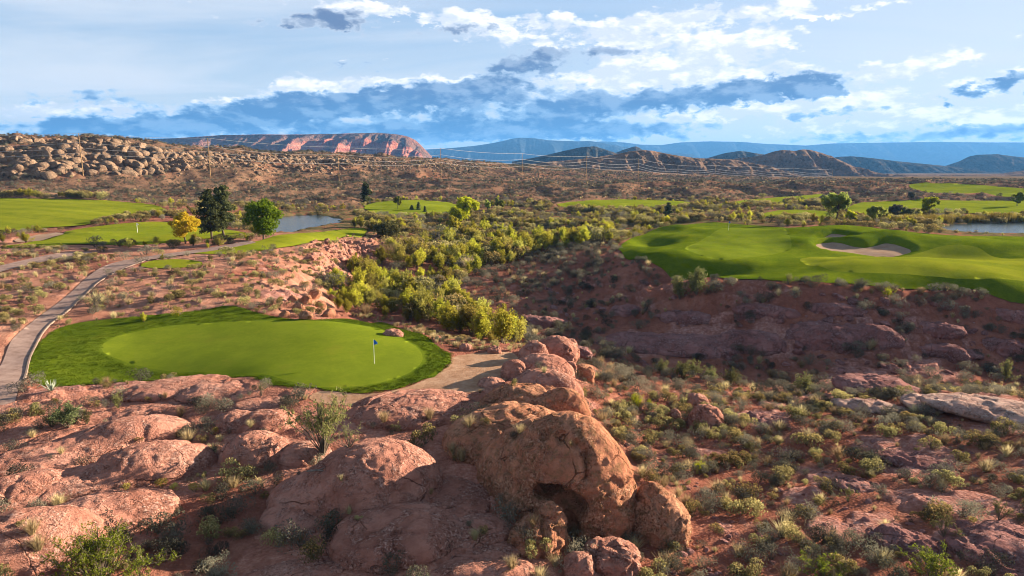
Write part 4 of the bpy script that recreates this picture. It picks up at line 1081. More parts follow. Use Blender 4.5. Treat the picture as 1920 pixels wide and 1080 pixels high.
# loose broken stones: shared shapes
def stone_mesh(name, seed, mat, cuts=9, flatz=.75):
    import bmesh
    r = np.random.default_rng(seed); bm = bmesh.new(); bmesh.ops.create_icosphere(bm, subdivisions=3, radius=1.0)
    V = np.array([v.co[:] for v in bm.verts]); F = np.array([[v.index for v in f.verts] for f in bm.faces]); bm.free()
    V *= np.array([1.0, .62 + .35 * r.random(), flatz * (.7 + .5 * r.random())])
    for _ in range(cuts):
        n = r.normal(size=3); n /= np.linalg.norm(n); d = .50 + .32 * r.random()
        e = V @ n - (d + .12) * (V @ n).max()
        V = V - np.where(e > 0, e * .96, 0)[:, None] * n
    N = V / (np.linalg.norm(V, axis=1)[:, None] + 1e-6)
    V += N * (.07 * fbm3(V * 2.6 + seed, 3, seed))[:, None]
    me = mesh_np(name, V, F, [mat]); me.set_sharp_from_angle(angle=rad(28)); return me

RIDGE = mat_sandstone('ridge_stone', (.13, .08, .055), (.26, .165, .11), (.40, .275, .19), .8, .55)
ridge_st = [stone_mesh('ridge_boulder', 100 + i, RIDGE) for i in range(8)]
rub_st = [stone_mesh('rubble_stone', 200 + i, RED) for i in range(5)]
slope_st = [stone_mesh('stone', 300 + i, PURP, 11, .5) for i in range(5)]

jum_st = [stone_mesh('boulder', 400 + i, TAN, 14, .8) for i in range(5)]; JC = 0
for q, lb in [((576, 606, 532, 562), 'highest boulder of the lit rock jumble above the willows'), ((556, 590, 546, 574), 'broad boulder in the middle of the lit rock jumble'),
              ((545, 575, 562, 588), 'dark-sided boulder low in the lit rock jumble'), ((590, 616, 556, 582), 'right-hand boulder of the lit rock jumble'), ((600, 632, 572, 598), 'boulder nearest the willows in the rock jumble'),
              ((522, 546, 572, 600), 'pale upright rock at the back edge of the near green'), ((560, 590, 584, 602), 'small boulder between jumble and green'),
              ((538, 560, 552, 570), 'little boulder left of the broad one in the jumble'), ((612, 634, 546, 568), 'small boulder right of the highest one in the jumble')]:
    p = hit((q[0] + q[1]) / 2, q[3] - 4, ZSURF); s = (q[1] - q[0]) * .50 * axis_depth(p) / 1280
    o = link('boulder', jum_st[JC % 5], loc=p + Vector((0, 0, s * .35)), sc=s); o.rotation_euler = (RNG.uniform(-.4, .4), RNG.uniform(-.4, .4), RNG.uniform(0, 6.3)); JC += 1
    tag(o, lb, 'rock')

def stuff_gn(name, sources, pts, scl, rot, idx, label=None, tilt=None):
    """one object: instances of the source shapes on many points"""
    me = mesh_np(name, pts, np.zeros((0, 3), int)) if False else bpy.data.meshes.new(name)
    me.vertices.add(len(pts)); me.vertices.foreach_set('co', np.asarray(pts, np.float32).ravel())
    for k, t, a in (('scl', 'FLOAT', scl), ('rotz', 'FLOAT', rot), ('pick', 'INT', idx)):
        at = me.attributes.new(k, t, 'POINT'); at.data.foreach_set('value', np.asarray(a, np.int32 if t == 'INT' else np.float32))
    o = link(name, me); tag(o, label, kind='stuff')
    ng = bpy.data.node_groups.new(name, 'GeometryNodeTree'); ng.interface.new_socket('Geometry', in_out='INPUT', socket_type='NodeSocketGeometry')
    ng.interface.new_socket('Geometry', in_out='OUTPUT', socket_type='NodeSocketGeometry')
    n = ng.nodes; l = ng.links
    gi, go = n.new('NodeGroupInput'), n.new('NodeGroupOutput'); ip = n.new('GeometryNodeInstanceOnPoints'); jn = n.new('GeometryNodeJoinGeometry')
    for s in sources:
        oi = n.new('GeometryNodeObjectInfo'); oi.transform_space = 'ORIGINAL'; oi.inputs['Object'].default_value = s; oi.inputs['As Instance'].default_value = True
        l.new(oi.outputs['Geometry'], jn.inputs[0])
    def at(k, t):
        a = n.new('GeometryNodeInputNamedAttribute'); a.data_type = t; a.inputs['Name'].default_value = k; return a.outputs[0]
    cx = n.new('ShaderNodeCombineXYZ'); l.new(at('rotz', 'FLOAT'), cx.inputs[2])
    er = n.new('FunctionNodeEulerToRotation'); l.new(cx.outputs[0], er.inputs[0])
    ip.inputs['Pick Instance'].default_value = True
    l.new(gi.outputs[0], ip.inputs['Points']); l.new(jn.outputs[0], ip.inputs['Instance']); l.new(at('pick', 'INT'), ip.inputs['Instance Index'])
    l.new(er.outputs[0], ip.inputs['Rotation']); l.new(at('scl', 'FLOAT'), ip.inputs['Scale'])
    l.new(ip.outputs[0], go.inputs[0])
    md = o.modifiers.new('scatter', 'NODES'); md.node_group = ng
    return o

def stones(name, meshes, P, S, label, cat, group, maxn=300, sink=.25):
    """P points, S sizes; the largest in the picture one by one, the rest as one stuff object"""
    P = np.asarray(P); S = np.asarray(S); app = S / np.array([axis_depth(p) for p in P]); od = np.argsort(-app)
    first = []
    for c, i in enumerate(od[:maxn]):
        o = link(name, meshes[c % len(meshes)], loc=P[i] - np.array([0, 0, S[i] * sink * .5]), sc=(S[i], S[i], S[i]))
        o.rotation_euler = (RNG.uniform(-.5, .5), RNG.uniform(-.5, .5), RNG.uniform(0, 6.3))
        tag(o, label(P[i]) if callable(label) else label, cat, group)
        if c < len(meshes): first.append(o)
    rest = od[maxn:]
    if len(rest): stuff_gn(name + '_scatter', first, P[rest] - np.array([0, 0, .2]) * S[rest][:, None], S[rest], RNG.uniform(0, 6.3, len(rest)), RNG.integers(0, len(first), len(rest)))

# boulder ridge on the left skyline
P, S = [], []
for _ in range(470):
    px = RNG.uniform(-20, 330) if RNG.random() < .8 else RNG.uniform(300, 430)
    lo_, hi_ = np.interp(px, [0, 240, 300, 430], [262, 264, 282, 288]), np.interp(px, [0, 200, 300, 430], [332, 326, 322, 306])
    p = hit(px, lo_ + (hi_ - lo_) * RNG.random() ** 1.1 + 1.5); w = (9 + 27 * RNG.random() ** 1.6) * (1 if px < 300 else .6)
    P.append(p[:]); S.append(w * .5 * axis_depth(p) / 1280)
for _ in range(60):
    px = RNG.uniform(-10, 290); p = hit(px, np.interp(px, [0, 240, 300], [263, 265, 284]) + 1); P.append(p[:]); S.append(RNG.uniform(10, 20) * .5 * axis_depth(p) / 1280)
for _ in range(150):
    px = RNG.uniform(290, 660); c = np.interp(px, [290, 480, 660], [283, 290, 296]); p = hit(px, c + abs(RNG.normal()) * 7 + 1); P.append(p[:]); S.append(RNG.uniform(7, 17) * .5 * axis_depth(p) / 1280)
for _ in range(1500):
    px = RNG.uniform(220, 900); c = np.interp(px, [220, 300, 480, 620, 800, 900], [266, 282, 288, 294, 300, 308])
    p = hit(px, c + abs(RNG.normal()) * (16 if px < 640 else 9) + 1)
    P.append(p[:]); S.append(RNG.uniform(3, 9) * (1.8 if 440 < px < 640 and RNG.random() < .4 else 1) * .5 * axis_depth(p) / 1280)
def ridge_label(p):
    x, y = project(*p); return 'tan weathered boulder ' + ('on the skyline of' if y < 278 else 'halfway down' if y < 304 else 'at the foot of') + ' the left ridge, ' + ('near the picture edge' if x < 70 else 'left of the pole' if x < 150 else 'right of the pole' if x < 240 else 'on its falling right end')
stones('ridge_boulder', ridge_st, P, S, ridge_label, 'boulder', 'boulders stacked on the left ridge', 300)

# broken rock on the cliff below the tongue of turf, and stones on the near slope
P, S = [], []
while len(P) < 420:
    px, py = RNG.uniform(560, 760), RNG.uniform(440, 545)
    if not in_poly([(585, 452), (690, 436), (750, 462), (730, 480), (670, 505), (640, 545), (600, 540), (570, 490)], np.array([px]), np.array([py]))[0]: continue
    p = hit(px, py); P.append(p[:]); S.append(RNG.uniform(4, 13) * (RNG.random() ** 1.5 + .4) * .5 * axis_depth(p) / 1280)
stones('rubble_stone', rub_st, P, S, 'broken pinkish stone on the lit cliff under the tongue of turf', 'stone', 'rubble on the cliff under the turf', 150)
P, S = [], []
while len(P) < 260:
    px, py = RNG.uniform(900, 1930), RNG.uniform(520, 720)
    if not in_poly([(930, 560), (1080, 510), (1300, 540), (1930, 570), (1930, 700), (1250, 700), (1050, 650)], np.array([px]), np.array([py]))[0]: continue
    if fbm2(np.array([px / 90]), np.array([py / 30]), 3, 5)[0] < -.05: continue
    p = hit(px, py, ZSURF); P.append(p[:]); S.append((5 + 26 * RNG.random() ** 3) * .5 * axis_depth(p) / 1280)
stones('ledge_stone', slope_st, P, S, lambda p: 'broken purple red rock on the shaded canyon wall, ' + ('left part' if project(*p)[0] < 1200 else 'middle part' if project(*p)[0] < 1550 else 'right part') + (' near the rim' if project(*p)[1] < 600 else ' near its foot'), 'stone', 'broken rock on the canyon wall', 260)
P, S = [], []
while len(P) < 520:
    px, py = RNG.uniform(1080, 1930), RNG.uniform(700, 1079)
    if not in_poly([(1095, 700), (1250, 745), (1930, 760), (1930, 1079), (1210, 1079), (1300, 1000), (1200, 880)], np.array([px]), np.array([py]))[0]: continue
    if px > 1450 and RNG.random() < .55: continue
    p = hit(px, py, ZSURF)
    P.append(p[:]); S.append((.08 + .28 * RNG.random() ** 3))
stones('stone', slope_st, P, S, 'loose angular stone on the scrubby slope right of the cave boulder', 'stone', 'loose stones on the near right slope', 220)

from mathutils.bvhtree import BVHTree
_off = np.cumsum([0] + [len(v) for v in ROCKV])[:-1]
BVH = BVHTree.FromPolygons([tuple(v) for v in np.concatenate(ROCKV)], [tuple(q) for q in np.concatenate([f + o for f, o in zip(ROCKF, _off)])])
def hit_all(px, py):
    """first of rock or ground along the line of sight"""
    d = Vector(pdir(px, py)).normalized(); o = Vector((0, 0, H)); g = hit(px, py, ZSURF); r = BVH.ray_cast(o, d)
    return r[0] if r[0] is not None and (r[0] - o).length < (g - o).length else g
def drop(x, y):
    """height of rock or ground under a point"""
    g = float(ground(x, y, ZSURF)); r = BVH.ray_cast(Vector((x, y, 40)), Vector((0, 0, -1)))
    return max(g, r[0].z) if r[0] is not None else g

# ------------------------------------------------------------------ plants
def quads_at(C, U, W):
    """quads with centre C, half-axes U and W (all (n,3))"""
    n = len(C); V = np.stack([C - U - W, C + U - W, C + U + W, C - U + W], 1).reshape(-1, 3)
    return V, np.arange(4 * n).reshape(n, 4)
def rdir(r, n, up=0.0):
    d = r.normal(size=(n, 3)); d[:, 2] += up; return d / (np.linalg.norm(d, axis=1)[:, None] + 1e-9)
def leaf_quads(r, C, size, up=0.0, asp=.5):
    n = len(C); a = rdir(r, n, up); b = np.cross(a, rdir(r, n)); b /= (np.linalg.norm(b, axis=1)[:, None] + 1e-9)
    s = (size * (.6 + .8 * r.random(n)))[:, None]
    return quads_at(C, a * s, b * s * asp)
def tube(pts, rads, k=5):
    pts = np.asarray(pts, float); V = []; F = []
    for i, p in enumerate(pts):
        t = pts[min(i + 1, len(pts) - 1)] - pts[max(i - 1, 0)]; t /= np.linalg.norm(t) + 1e-9
        u = np.cross(t, [.3, .9, .2]); u /= np.linalg.norm(u) + 1e-9; w = np.cross(t, u)
        for j in range(k):
            a = 2 * math.pi * j / k; V.append(p + rads[i] * (u * math.cos(a) + w * math.sin(a)))
    for i in range(len(pts) - 1):
        for j in range(k): F.append((i * k + j, i * k + (j + 1) % k, (i + 1) * k + (j + 1) % k, (i + 1) * k + j))
    return np.array(V), np.array(F)
def merge(parts):
    """[(V,F,material index)] -> V, F, mi"""
    Vs, Fs, mi, o = [], [], [], 0
    for V, F, m in parts:
        Vs.append(V); Fs.append(F + o); mi.append(np.full(len(F), m)); o += len(V)
    return np.concatenate(Vs), np.concatenate(Fs), np.concatenate(mi)

L = {}
L['sage'] = mat_leaf('sage_leaf', (.105, .100, .072), (.225, .200, .145), .3)
L['black'] = mat_leaf('blackbrush_leaf', (.050, .050, .038), (.125, .115, .080), .25)
L['rabbit'] = mat_leaf('rabbitbrush_leaf', (.125, .115, .046), (.26, .225, .095), .35)
L['bloom'] = mat_leaf('rabbitbrush_bloom', (.38, .29, .09), (.54, .43, .19), .35)
L['yellow'] = mat_leaf('yellow_bloom', (.34, .33, .025), (.52, .48, .05), .35)
L['straw'] = mat_leaf('dry_grass', (.32, .24, .115), (.58, .46, .26), .4)
L['willow'] = mat_leaf('willow_leaf', (.20, .20, .022), (.42, .375, .045), .6, .3)
L['haylow'] = mat_leaf('pale_willow_leaf', (.24, .22, .04), (.40, .355, .085), .55, .3)
L['creosote'] = mat_leaf('creosote_leaf', (.11, .15, .016), (.27, .31, .045), .45)
L['olive'] = mat_leaf('olive_leaf', (.095, .100, .034), (.21, .20, .075), .4)
L['pine'] = mat_leaf('pine_needle', (.060, .075, .030), (.150, .165, .070), .35)
L['green'] = mat_leaf('round_tree_leaf', (.085, .150, .010), (.20, .29, .022), .5)
L['gold'] = mat_leaf('autumn_leaf', (.36, .22, .012), (.56, .38, .03), .45)
L['lime'] = mat_leaf('cottonwood_leaf', (.21, .25, .012), (.42, .42, .028), .5)
L['ash'] = mat_leaf('ash_leaf', (.14, .165, .028), (.29, .31, .070), .55)
L['reed'] = mat_leaf('reed_leaf', (.12, .10, .02), (.27, .20, .045), .4)
L['agave'] = mat_leaf('agave_leaf', (.22, .24, .18), (.36, .38, .29), .1)
M['bark'] = mat_simple('bark', [(.35, (.075, .055, .040)), (.65, (.16, .125, .095))], 6, .95, .6, .03, 18)
M['twig'] = mat_simple('twig', [(.35, (.10, .075, .055)), (.65, (.20, .16, .12))], 8)
M['deadwood'] = mat_simple('dead_wood', [(.35, (.10, .08, .065)), (.65, (.24, .20, .17))], 6)

def shrub_mesh(name, kind, seed, n=300):
    r = np.random.default_rng(seed); parts = []
    if kind == 'straw':
        m = 230; a = r.random(m) * 6.28; t = np.abs(r.normal(0, .46, m)); h = .55 + .5 * r.random(m)
        d = np.stack([np.cos(a) * np.sin(t), np.sin(a) * np.sin(t), np.cos(t)], -1); b = np.stack([np.cos(a), np.sin(a), 0 * a], -1) * (.16 * r.random(m))[:, None]
        e = b + d * h[:, None]; e[:, :2] *= 1 + .25 * r.random(m)[:, None]; e[:, 2] = np.maximum(e[:, 2], .1)
        s = np.stack([-np.sin(a), np.cos(a), 0 * a], -1) * (.006 + .007 * r.random(m))[:, None]
        mid = (b + e) / 2 + np.stack([0 * a, 0 * a, .06 + 0 * a], -1)
        V = np.stack([b - s, b + s, mid + s, mid - s, e - s * .3, e + s * .3], 1).reshape(-1, 3); i = np.arange(m)[:, None] * 6
        parts.append((V, np.concatenate([i + [0, 1, 2, 3], i + [3, 2, 5, 4]]), 0))
        return mesh_np(name, *merge(parts)[:2], [L['straw']], smooth=False)
    lobes = r.integers(4, 8); lc = np.c_[r.normal(0, .22, lobes), r.normal(0, .22, lobes), .26 + .22 * r.random(lobes)]; lr = .20 + .16 * r.random(lobes)
    w = r.choice(lobes, n, p=lr ** 2 / (lr ** 2).sum())
    C = lc[w] + rdir(r, n, .35) * (lr[w] * (1 - .45 * r.random(n) ** 2))[:, None]
    C[:, 2] = np.where(C[:, 2] < .03, .03 + .2 * r.random(n), C[:, 2])
    up = {'rabbit': 1.6, 'sage': .8, 'black': .3}.get(kind, .6)
    V, F = leaf_quads(r, C, .030 if kind != 'rabbit' else .038, up, .32); parts.append((V, F, 0))
    mats = [L[kind], M['twig']]
    if kind == 'rabbit' or kind == 'yellow':
        k = C[:, 2] > np.quantile(C[:, 2], .55); T = C[k] + np.array([0, 0, .03])
        V, F = leaf_quads(r, T, .018, 0, .9); parts.append((V, F, 2)); mats.append(L['bloom'])
    for _ in range(7):
        a = r.random() * 6.28; q = .3 * r.random() + .1
        V, F = tube([(0, 0, -.05), (math.cos(a) * q * .5, math.sin(a) * q * .5, .2), (math.cos(a) * q, math.sin(a) * q, .45)], [.018, .012, .005], 3); parts.append((V, F, 1))
    V, F, mi = merge(parts)
    return mesh_np(name, V, F, mats, smooth=False, mi=mi)

def willow_mesh(name, seed, leaf='willow', n=2800, tall=1.0):
    r = np.random.default_rng(seed); parts = []; m = 26
    a = r.random(m) * 6.28; t = np.abs(r.normal(0, .42, m)); h = (.6 + .4 * r.random(m)) * (1 - .3 * t)
    tip = np.stack([np.cos(a) * np.sin(t) * 1.05, np.sin(a) * np.sin(t) * 1.05, np.cos(t)], -1) * h[:, None]
    w = r.integers(0, m, n); f = .28 + .74 * r.random(n) ** .7
    C = tip[w] * f[:, None] + r.normal(0, .058, (n, 3)) * (1.25 - .6 * f)[:, None]
    C[:, 2] = np.abs(C[:, 2]) + .03
    V, F = leaf_quads(r, C, .021, 1.0, .5); parts.append((V, F, 0))
    for i in range(0, m, 2):
        V, F = tube([(tip[i][0] * .05, tip[i][1] * .05, -.05), tip[i] * .5 + [0, 0, .03], tip[i] * .93], [.014, .009, .003], 3); parts.append((V, F, 1))
    V, F, mi = merge(parts)
    return mesh_np(name, V, F, [L[leaf], M['twig']], smooth=False, mi=mi)

PROTO = {k: [shrub_mesh(nm, k, 10 * j + s, 620) for s in range(5)] for j, (k, nm) in enumerate([('sage', 'sage_bush'), ('black', 'black_bush'), ('rabbit', 'rabbit_bush'), ('straw', 'bunch_grass')])}
PROTO['willow'] = [willow_mesh('willow_shrub', 70 + s, ('willow', 'willow', 'haylow', 'willow', 'haylow', 'willow')[s]) for s in range(6)]
NAMES = {'sage': 'sage_bush', 'black': 'black_bush', 'rabbit': 'rabbit_bush', 'straw': 'bunch_grass', 'willow': 'willow_shrub'}
LOOK = {'sage': 'grey green sagebrush', 'black': 'low dark scrub bush', 'rabbit': 'yellow tipped olive shrub', 'straw': 'straw coloured grass clump', 'willow': 'yellow green willow shrub'}
TURFSD = np.full(GX.shape, 1e3)
for k in list(SD): TURFSD = np.minimum(TURFSD, SD[k])

def on_rock(x, y, f=.80):
    m = np.zeros(len(x), bool)
    for cx, cy, a, b, az in FOOT:
        dx, dy = x - cx, y - cy; u = dx * math.cos(az) - dy * math.sin(az); v = dx * math.sin(az) + dy * math.cos(az)
        m |= (u / a) ** 2 + (v / b) ** 2 < f
    return m

# zone outlines (where on the land each mix of plants grows), density per square metre, mix, height range
ZONES = [
 ('in the willow thicket along the wash', [(605, 560), (625, 525), (690, 490), (740, 470), (800, 452), (900, 438), (1010, 448), (1150, 440), (1150, 452), (1010, 474), (905, 512), (845, 545), (880, 590), (975, 632), (985, 648), (930, 646), (860, 626), (770, 604), (690, 592), (630, 588)],
  .20, {'willow': .74, 'rabbit': .14, 'sage': .06, 'straw': .06}, (1.5, 4.6)),
 ('on the grassy bank between green and wash', [(640, 590), (700, 592), (800, 615), (900, 645), (985, 650), (960, 660), (880, 655), (840, 655), (790, 632), (720, 606)], 1.3, {'straw': .8, 'rabbit': .2}, (.4, .9)),
 ('on the open red land beside the cart path', [(-120, 455), (160, 468), (260, 500), (380, 482), (520, 470), (640, 455), (640, 500), (590, 545), (620, 596), (440, 578), (200, 602), (60, 700), (-120, 790)], .52, {'straw': .40, 'rabbit': .36, 'sage': .24}, (.4, 1.15)),
 ('on the lit cliff under the tongue of turf', [(560, 470), (690, 430), (765, 460), (700, 500), (640, 545), (600, 560)], .25, {'straw': .4, 'rabbit': .3, 'black': .3}, (.3, .8)),
 ('on the shaded wall of the canyon', [(840, 540), (1000, 476), (1150, 448), (1200, 495), (1300, 512), (1600, 535), (2060, 545), (2060, 705), (1700, 735), (1400, 742), (1200, 742), (1090, 690), (1000, 655), (960, 625), (880, 590)], .40, {'sage': .60, 'black': .28, 'straw': .12}, (.5, 1.6)),
 ('on the scrubby slope right of the cave boulder', [(1090, 690), (1250, 742), (1500, 742), (2060, 695), (2060, 1100), (1200, 1100), (1230, 1020), (1300, 1000), (1190, 880), (1100, 780)], 1.3, {'sage': .38, 'rabbit': .22, 'straw': .26, 'black': .14}, (.3, 1.25)),
 ('in the hollows between the foreground domes', [(-120, 700), (480, 695), (640, 735), (900, 715), (1100, 690), (1110, 780), (1200, 900), (1230, 1100), (-120, 1100)], 1.6, {'black': .40, 'sage': .38, 'straw': .11, 'rabbit': .11}, (.4, 1.35)),
]
MIDZ = ('in the brushy flats beyond the wash', .085, {'rabbit': .48, 'willow': .26, 'sage': .18, 'black': .08}, (.9, 2.3))
HILLZ = ('on the scrubby hills beyond the fairways', .14, {'black': .60, 'sage': .33, 'straw': .07}, (.7, 1.8))
PL = {k: [] for k in NAMES}        # kind -> rows x, y, size, zone
ZLAB = [z[0] for z in ZONES] + [MIDZ[0], HILLZ[0]]
def scatter(x, y, zone, mix, size, clump):
    ks = list(mix); w = np.array([mix[k] for k in ks]); kk = RNG.choice(len(ks), len(x), p=w / w.sum())
    s = size[0] + (size[1] - size[0]) * RNG.random(len(x)) ** 1.7
    for i, k in enumerate(ks):
        m = kk == i; f = {'straw': .62, 'willow': 1.0}.get(k, 1.0)
        PL[k].append(np.c_[x[m], y[m], s[m] * f, np.full(m.sum(), zone)])
# near land
n = int(300 * 185 * 1.6); X, Y = RNG.uniform(-130, 170, n), RNG.uniform(14, 199, n)
D_ = np.hypot(X, Y); ok = (np.abs(np.arctan2(X, Y)) < rad(43)) & (D_ < 200); X, Y = X[ok], Y[ok]
gz = ground(X, Y, ZSURF); px_, py_ = project(X, Y, gz)
clear = (ground(X, Y, TURFSD) > .35) & ~on_rock(X, Y)
clump = fbm2(X / 3.2, Y / 3.2, 3, 88) * .9 + .5; u_ = RNG.random(len(X)) * 1.6
done = np.zeros(len(X), bool)
slabv = ground(X, Y, slab); rockv = ground(X, Y, redrock)
for zi, (lab, poly, den, mix, size) in enumerate(ZONES):
    m = in_poly(poly, px_, py_) & ~done; done |= m
    keep = m & clear & (u_ < den * np.clip(.35 + 1.3 * clump, .1, 1.7) * (1 - .85 * slabv) * (1 - .72 * rockv))
    scatter(X[keep], Y[keep], zi, mix, size, clump)
m = ~done & clear & (np.hypot(X, Y) > 95) & (u_ < MIDZ[1] * np.clip(2 * clump, 0, 2.2))
scatter(X[m], Y[m], len(ZONES), MIDZ[2], MIDZ[3], clump)
# flats and hills farther out
n = 90000; A_ = RNG.uniform(rad(-43), rad(43), n); R_ = np.sqrt(RNG.uniform(200 ** 2, 760 ** 2, n)); X, Y = np.sin(A_) * R_, np.cos(A_) * R_
area = rad(86) * (760 ** 2 - 200 ** 2) / 2; dn = n / area
clear = ground(X, Y, TURFSD) > 1.0; u_ = RNG.random(n) * dn; clump = fbm2(X / 14, Y / 14, 3, 91) * .9 + .5; zz_ = ground(X, Y, ZSURF)
fl = (R_ < 265) | (zz_ < 1.0) & (R_ < 330)
m = clear & fl & (u_ < .10 * np.clip(2 * clump, 0, 2.2)); scatter(X[m], Y[m], len(ZONES), MIDZ[2], (1.0, 2.5), clump)
m = clear & ~fl & (u_ < HILLZ[1] * np.clip(1.6 * clump, .1, 2)); scatter(X[m], Y[m], len(ZONES) + 1, HILLZ[2], HILLZ[3], clump)
# hedge of brush below the boulder ridge and along far fairways, reeds round the right pond
for pts, nn, mix, size in [([(-20, 372), (60, 369), (140, 371), (185, 373)], 60, {'rabbit': .6, 'willow': .4}, (1.8, 3.2)), ([(185, 418), (230, 411), (300, 404), (325, 402)], 40, {'rabbit': .8, 'willow': .2}, (1.0, 2.2)),
                           ([(640, 425), (700, 432), (760, 438), (770, 428), (700, 418), (650, 414)], 60, {'willow': .6, 'rabbit': .4}, (1.6, 3.4)), ([(1180, 420), (1240, 424), (1300, 412), (1150, 425)], 40, {'willow': .7, 'rabbit': .3}, (1.5, 3.0)),
                           ([(1000, 392), (1100, 398), (1200, 402), (1300, 392), (1400, 388), (1480, 384), (1530, 390), (1420, 372), (1540, 378)], 170, {'rabbit': .5, 'willow': .3, 'black': .2}, (1.4, 3.2)),
                           ([(850, 412), (920, 418), (1000, 420), (1100, 424), (1160, 428)], 90, {'willow': .5, 'rabbit': .5}, (1.5, 2.8)), ([(1650, 412), (1700, 408), (1760, 404)], 30, {'willow': .4, 'black': .6}, (1.6, 3.0)),
                           ([(1640, 424), (1700, 430), (1760, 434), (1850, 438), (1930, 442)], 60, {'rabbit': .8, 'willow': .2}, (.6, 1.2)), ([(560, 422), (600, 424), (640, 416), (650, 408)], 24, {'rabbit': .9, 'sage': .1}, (.6, 1.1)),
                           ([(200, 458), (280, 456), (330, 452)], 26, {'straw': .5, 'rabbit': .5}, (.6, 1.2)), ([(1165, 475), (1185, 447), (1220, 434)], 40, {'rabbit': .6, 'sage': .4}, (.9, 1.8)), ([(1170, 478), (1260, 508), (1400, 522), (1620, 541), (1920, 550)], 190, {'sage': .55, 'straw': .45}, (.6, 1.4)), ([(55, 702), (150, 726), (330, 709), (420, 707)], 40, {'straw': .7, 'rabbit': .3}, (.25, .6)), ([(75, 652), (118, 612), (300, 588), (440, 572), (500, 592)], 46, {'straw': .6, 'rabbit': .4}, (.3, .7)), ([(610, 735), (700, 740), (780, 724), (845, 690)], 24, {'straw': .9, 'rabbit': .1}, (.2, .4))]:
    W = np.array([hit(*p)[:2] for p in pts]); t = RNG.uniform(0, len(W) - 1, nn); i = t.astype(int).clip(0, len(W) - 2); f = (t - i)[:, None]
    q = W[i] * (1 - f) + W[i + 1] * f; D_ = np.hypot(q[:, 0], q[:, 1])[:, None]; q = q + RNG.normal(0, 1, q.shape) * D_ * .008
    ok = ground(q[:, 0], q[:, 1], TURFSD) > .3; q = q[ok]
    scatter(q[:, 0], q[:, 1], len(ZONES), mix, size, None)

LANDMARKS = [(1190, 800, 'right of the cave boulder'), (1320, 790, 'by the pair of round red boulders'), (1240, 980, 'by the egg-shaped boulder'), (1715, 860, 'round the middle purple slab'), (1610, 910, 'by the left purple slab'), (1850, 765, 'by the large pale slab'),
 (1640, 762, 'by the thin pale slab'), (1870, 1030, 'by the smooth corner slab'), (1690, 1010, 'by the broken slab near the bottom'), (1440, 785, 'by the slab below the round boulders'), (1400, 1040, 'at the bottom edge right of centre'), (1420, 920, 'in the middle of the near slope'), (1260, 645, 'by the long purple ledge'),
 (1540, 635, 'by the overhanging ledge'), (1745, 615, 'by the outcrop above the ledge'), (1175, 585, 'by the rounded canyon outcrop'), (1640, 720, 'in the wash bed'), (1300, 705, 'in the dark wash cluster'), (1850, 690, 'at the right end of the wash'), (1300, 535, 'under the rim bush'), (1600, 545, 'along the plateau rim'), (1850, 555, 'along the right end of the rim'),
 (1000, 560, 'on the shaded slope right of the thicket'), (1120, 500, 'on the slope below the plateau tip'), (940, 630, 'at the lower end of the thicket'), (760, 590, 'in the thick of the willows'), (660, 550, 'at the left edge of the willows'), (800, 500, 'in the upper willows'), (950, 460, 'at the head of the wash'), (1090, 445, 'in the brush toward the plateau'), (640, 500, 'on the cliff under the turf tongue'),
 (590, 565, 'by the lit rock jumble'), (480, 540, 'on the red land above the green'), (320, 510, 'below the small tee box'), (250, 560, 'right of the cart path bend'), (90, 540, 'left of the cart path'), (60, 480, 'by the side path'), (30, 620, 'at the left edge by the path'), (780, 625, 'on the bank behind the green'), (890, 655, 'by the corner of the sand'),
 (125, 770, 'by the junipers'), (60, 880, 'by the left loaf domes'), (290, 850, 'between the loaf domes'), (430, 900, 'in the gully beside the loaf domes'), (300, 1000, 'in the gully below the sunlit corner dome'), (480, 1020, 'left of the broad centre dome'), (600, 800, 'round the tall olive bush'), (850, 850, 'left of the cave boulder'), (900, 1000, 'below the cave boulder'), (760, 790, 'behind the large sunlit dome'),
 (450, 770, 'among the small grassy domes'), (300, 740, 'by the dome touching the green'), (1050, 690, 'on the rock ridge'), (1130, 740, 'right of the rock ridge'), (1100, 1040, 'by the split block'), (700, 430, 'in the notch beside the turf tongue'), (850, 410, 'by the lime yellow trees'), (1250, 410, 'behind the plateau tip'), (1650, 415, 'by the right pond trees'), (580, 415, 'on the left pond bank'), (120, 372, 'under the boulder ridge'), (260, 408, 'along the left fairway')]
_lm = np.array([(q[0], q[1] * 1.6) for q in LANDMARKS])
def near_landmark(x, y): return LANDMARKS[int(np.argmin((_lm[:, 0] - x) ** 2 + (_lm[:, 1] - y * 1.6) ** 2))][2]
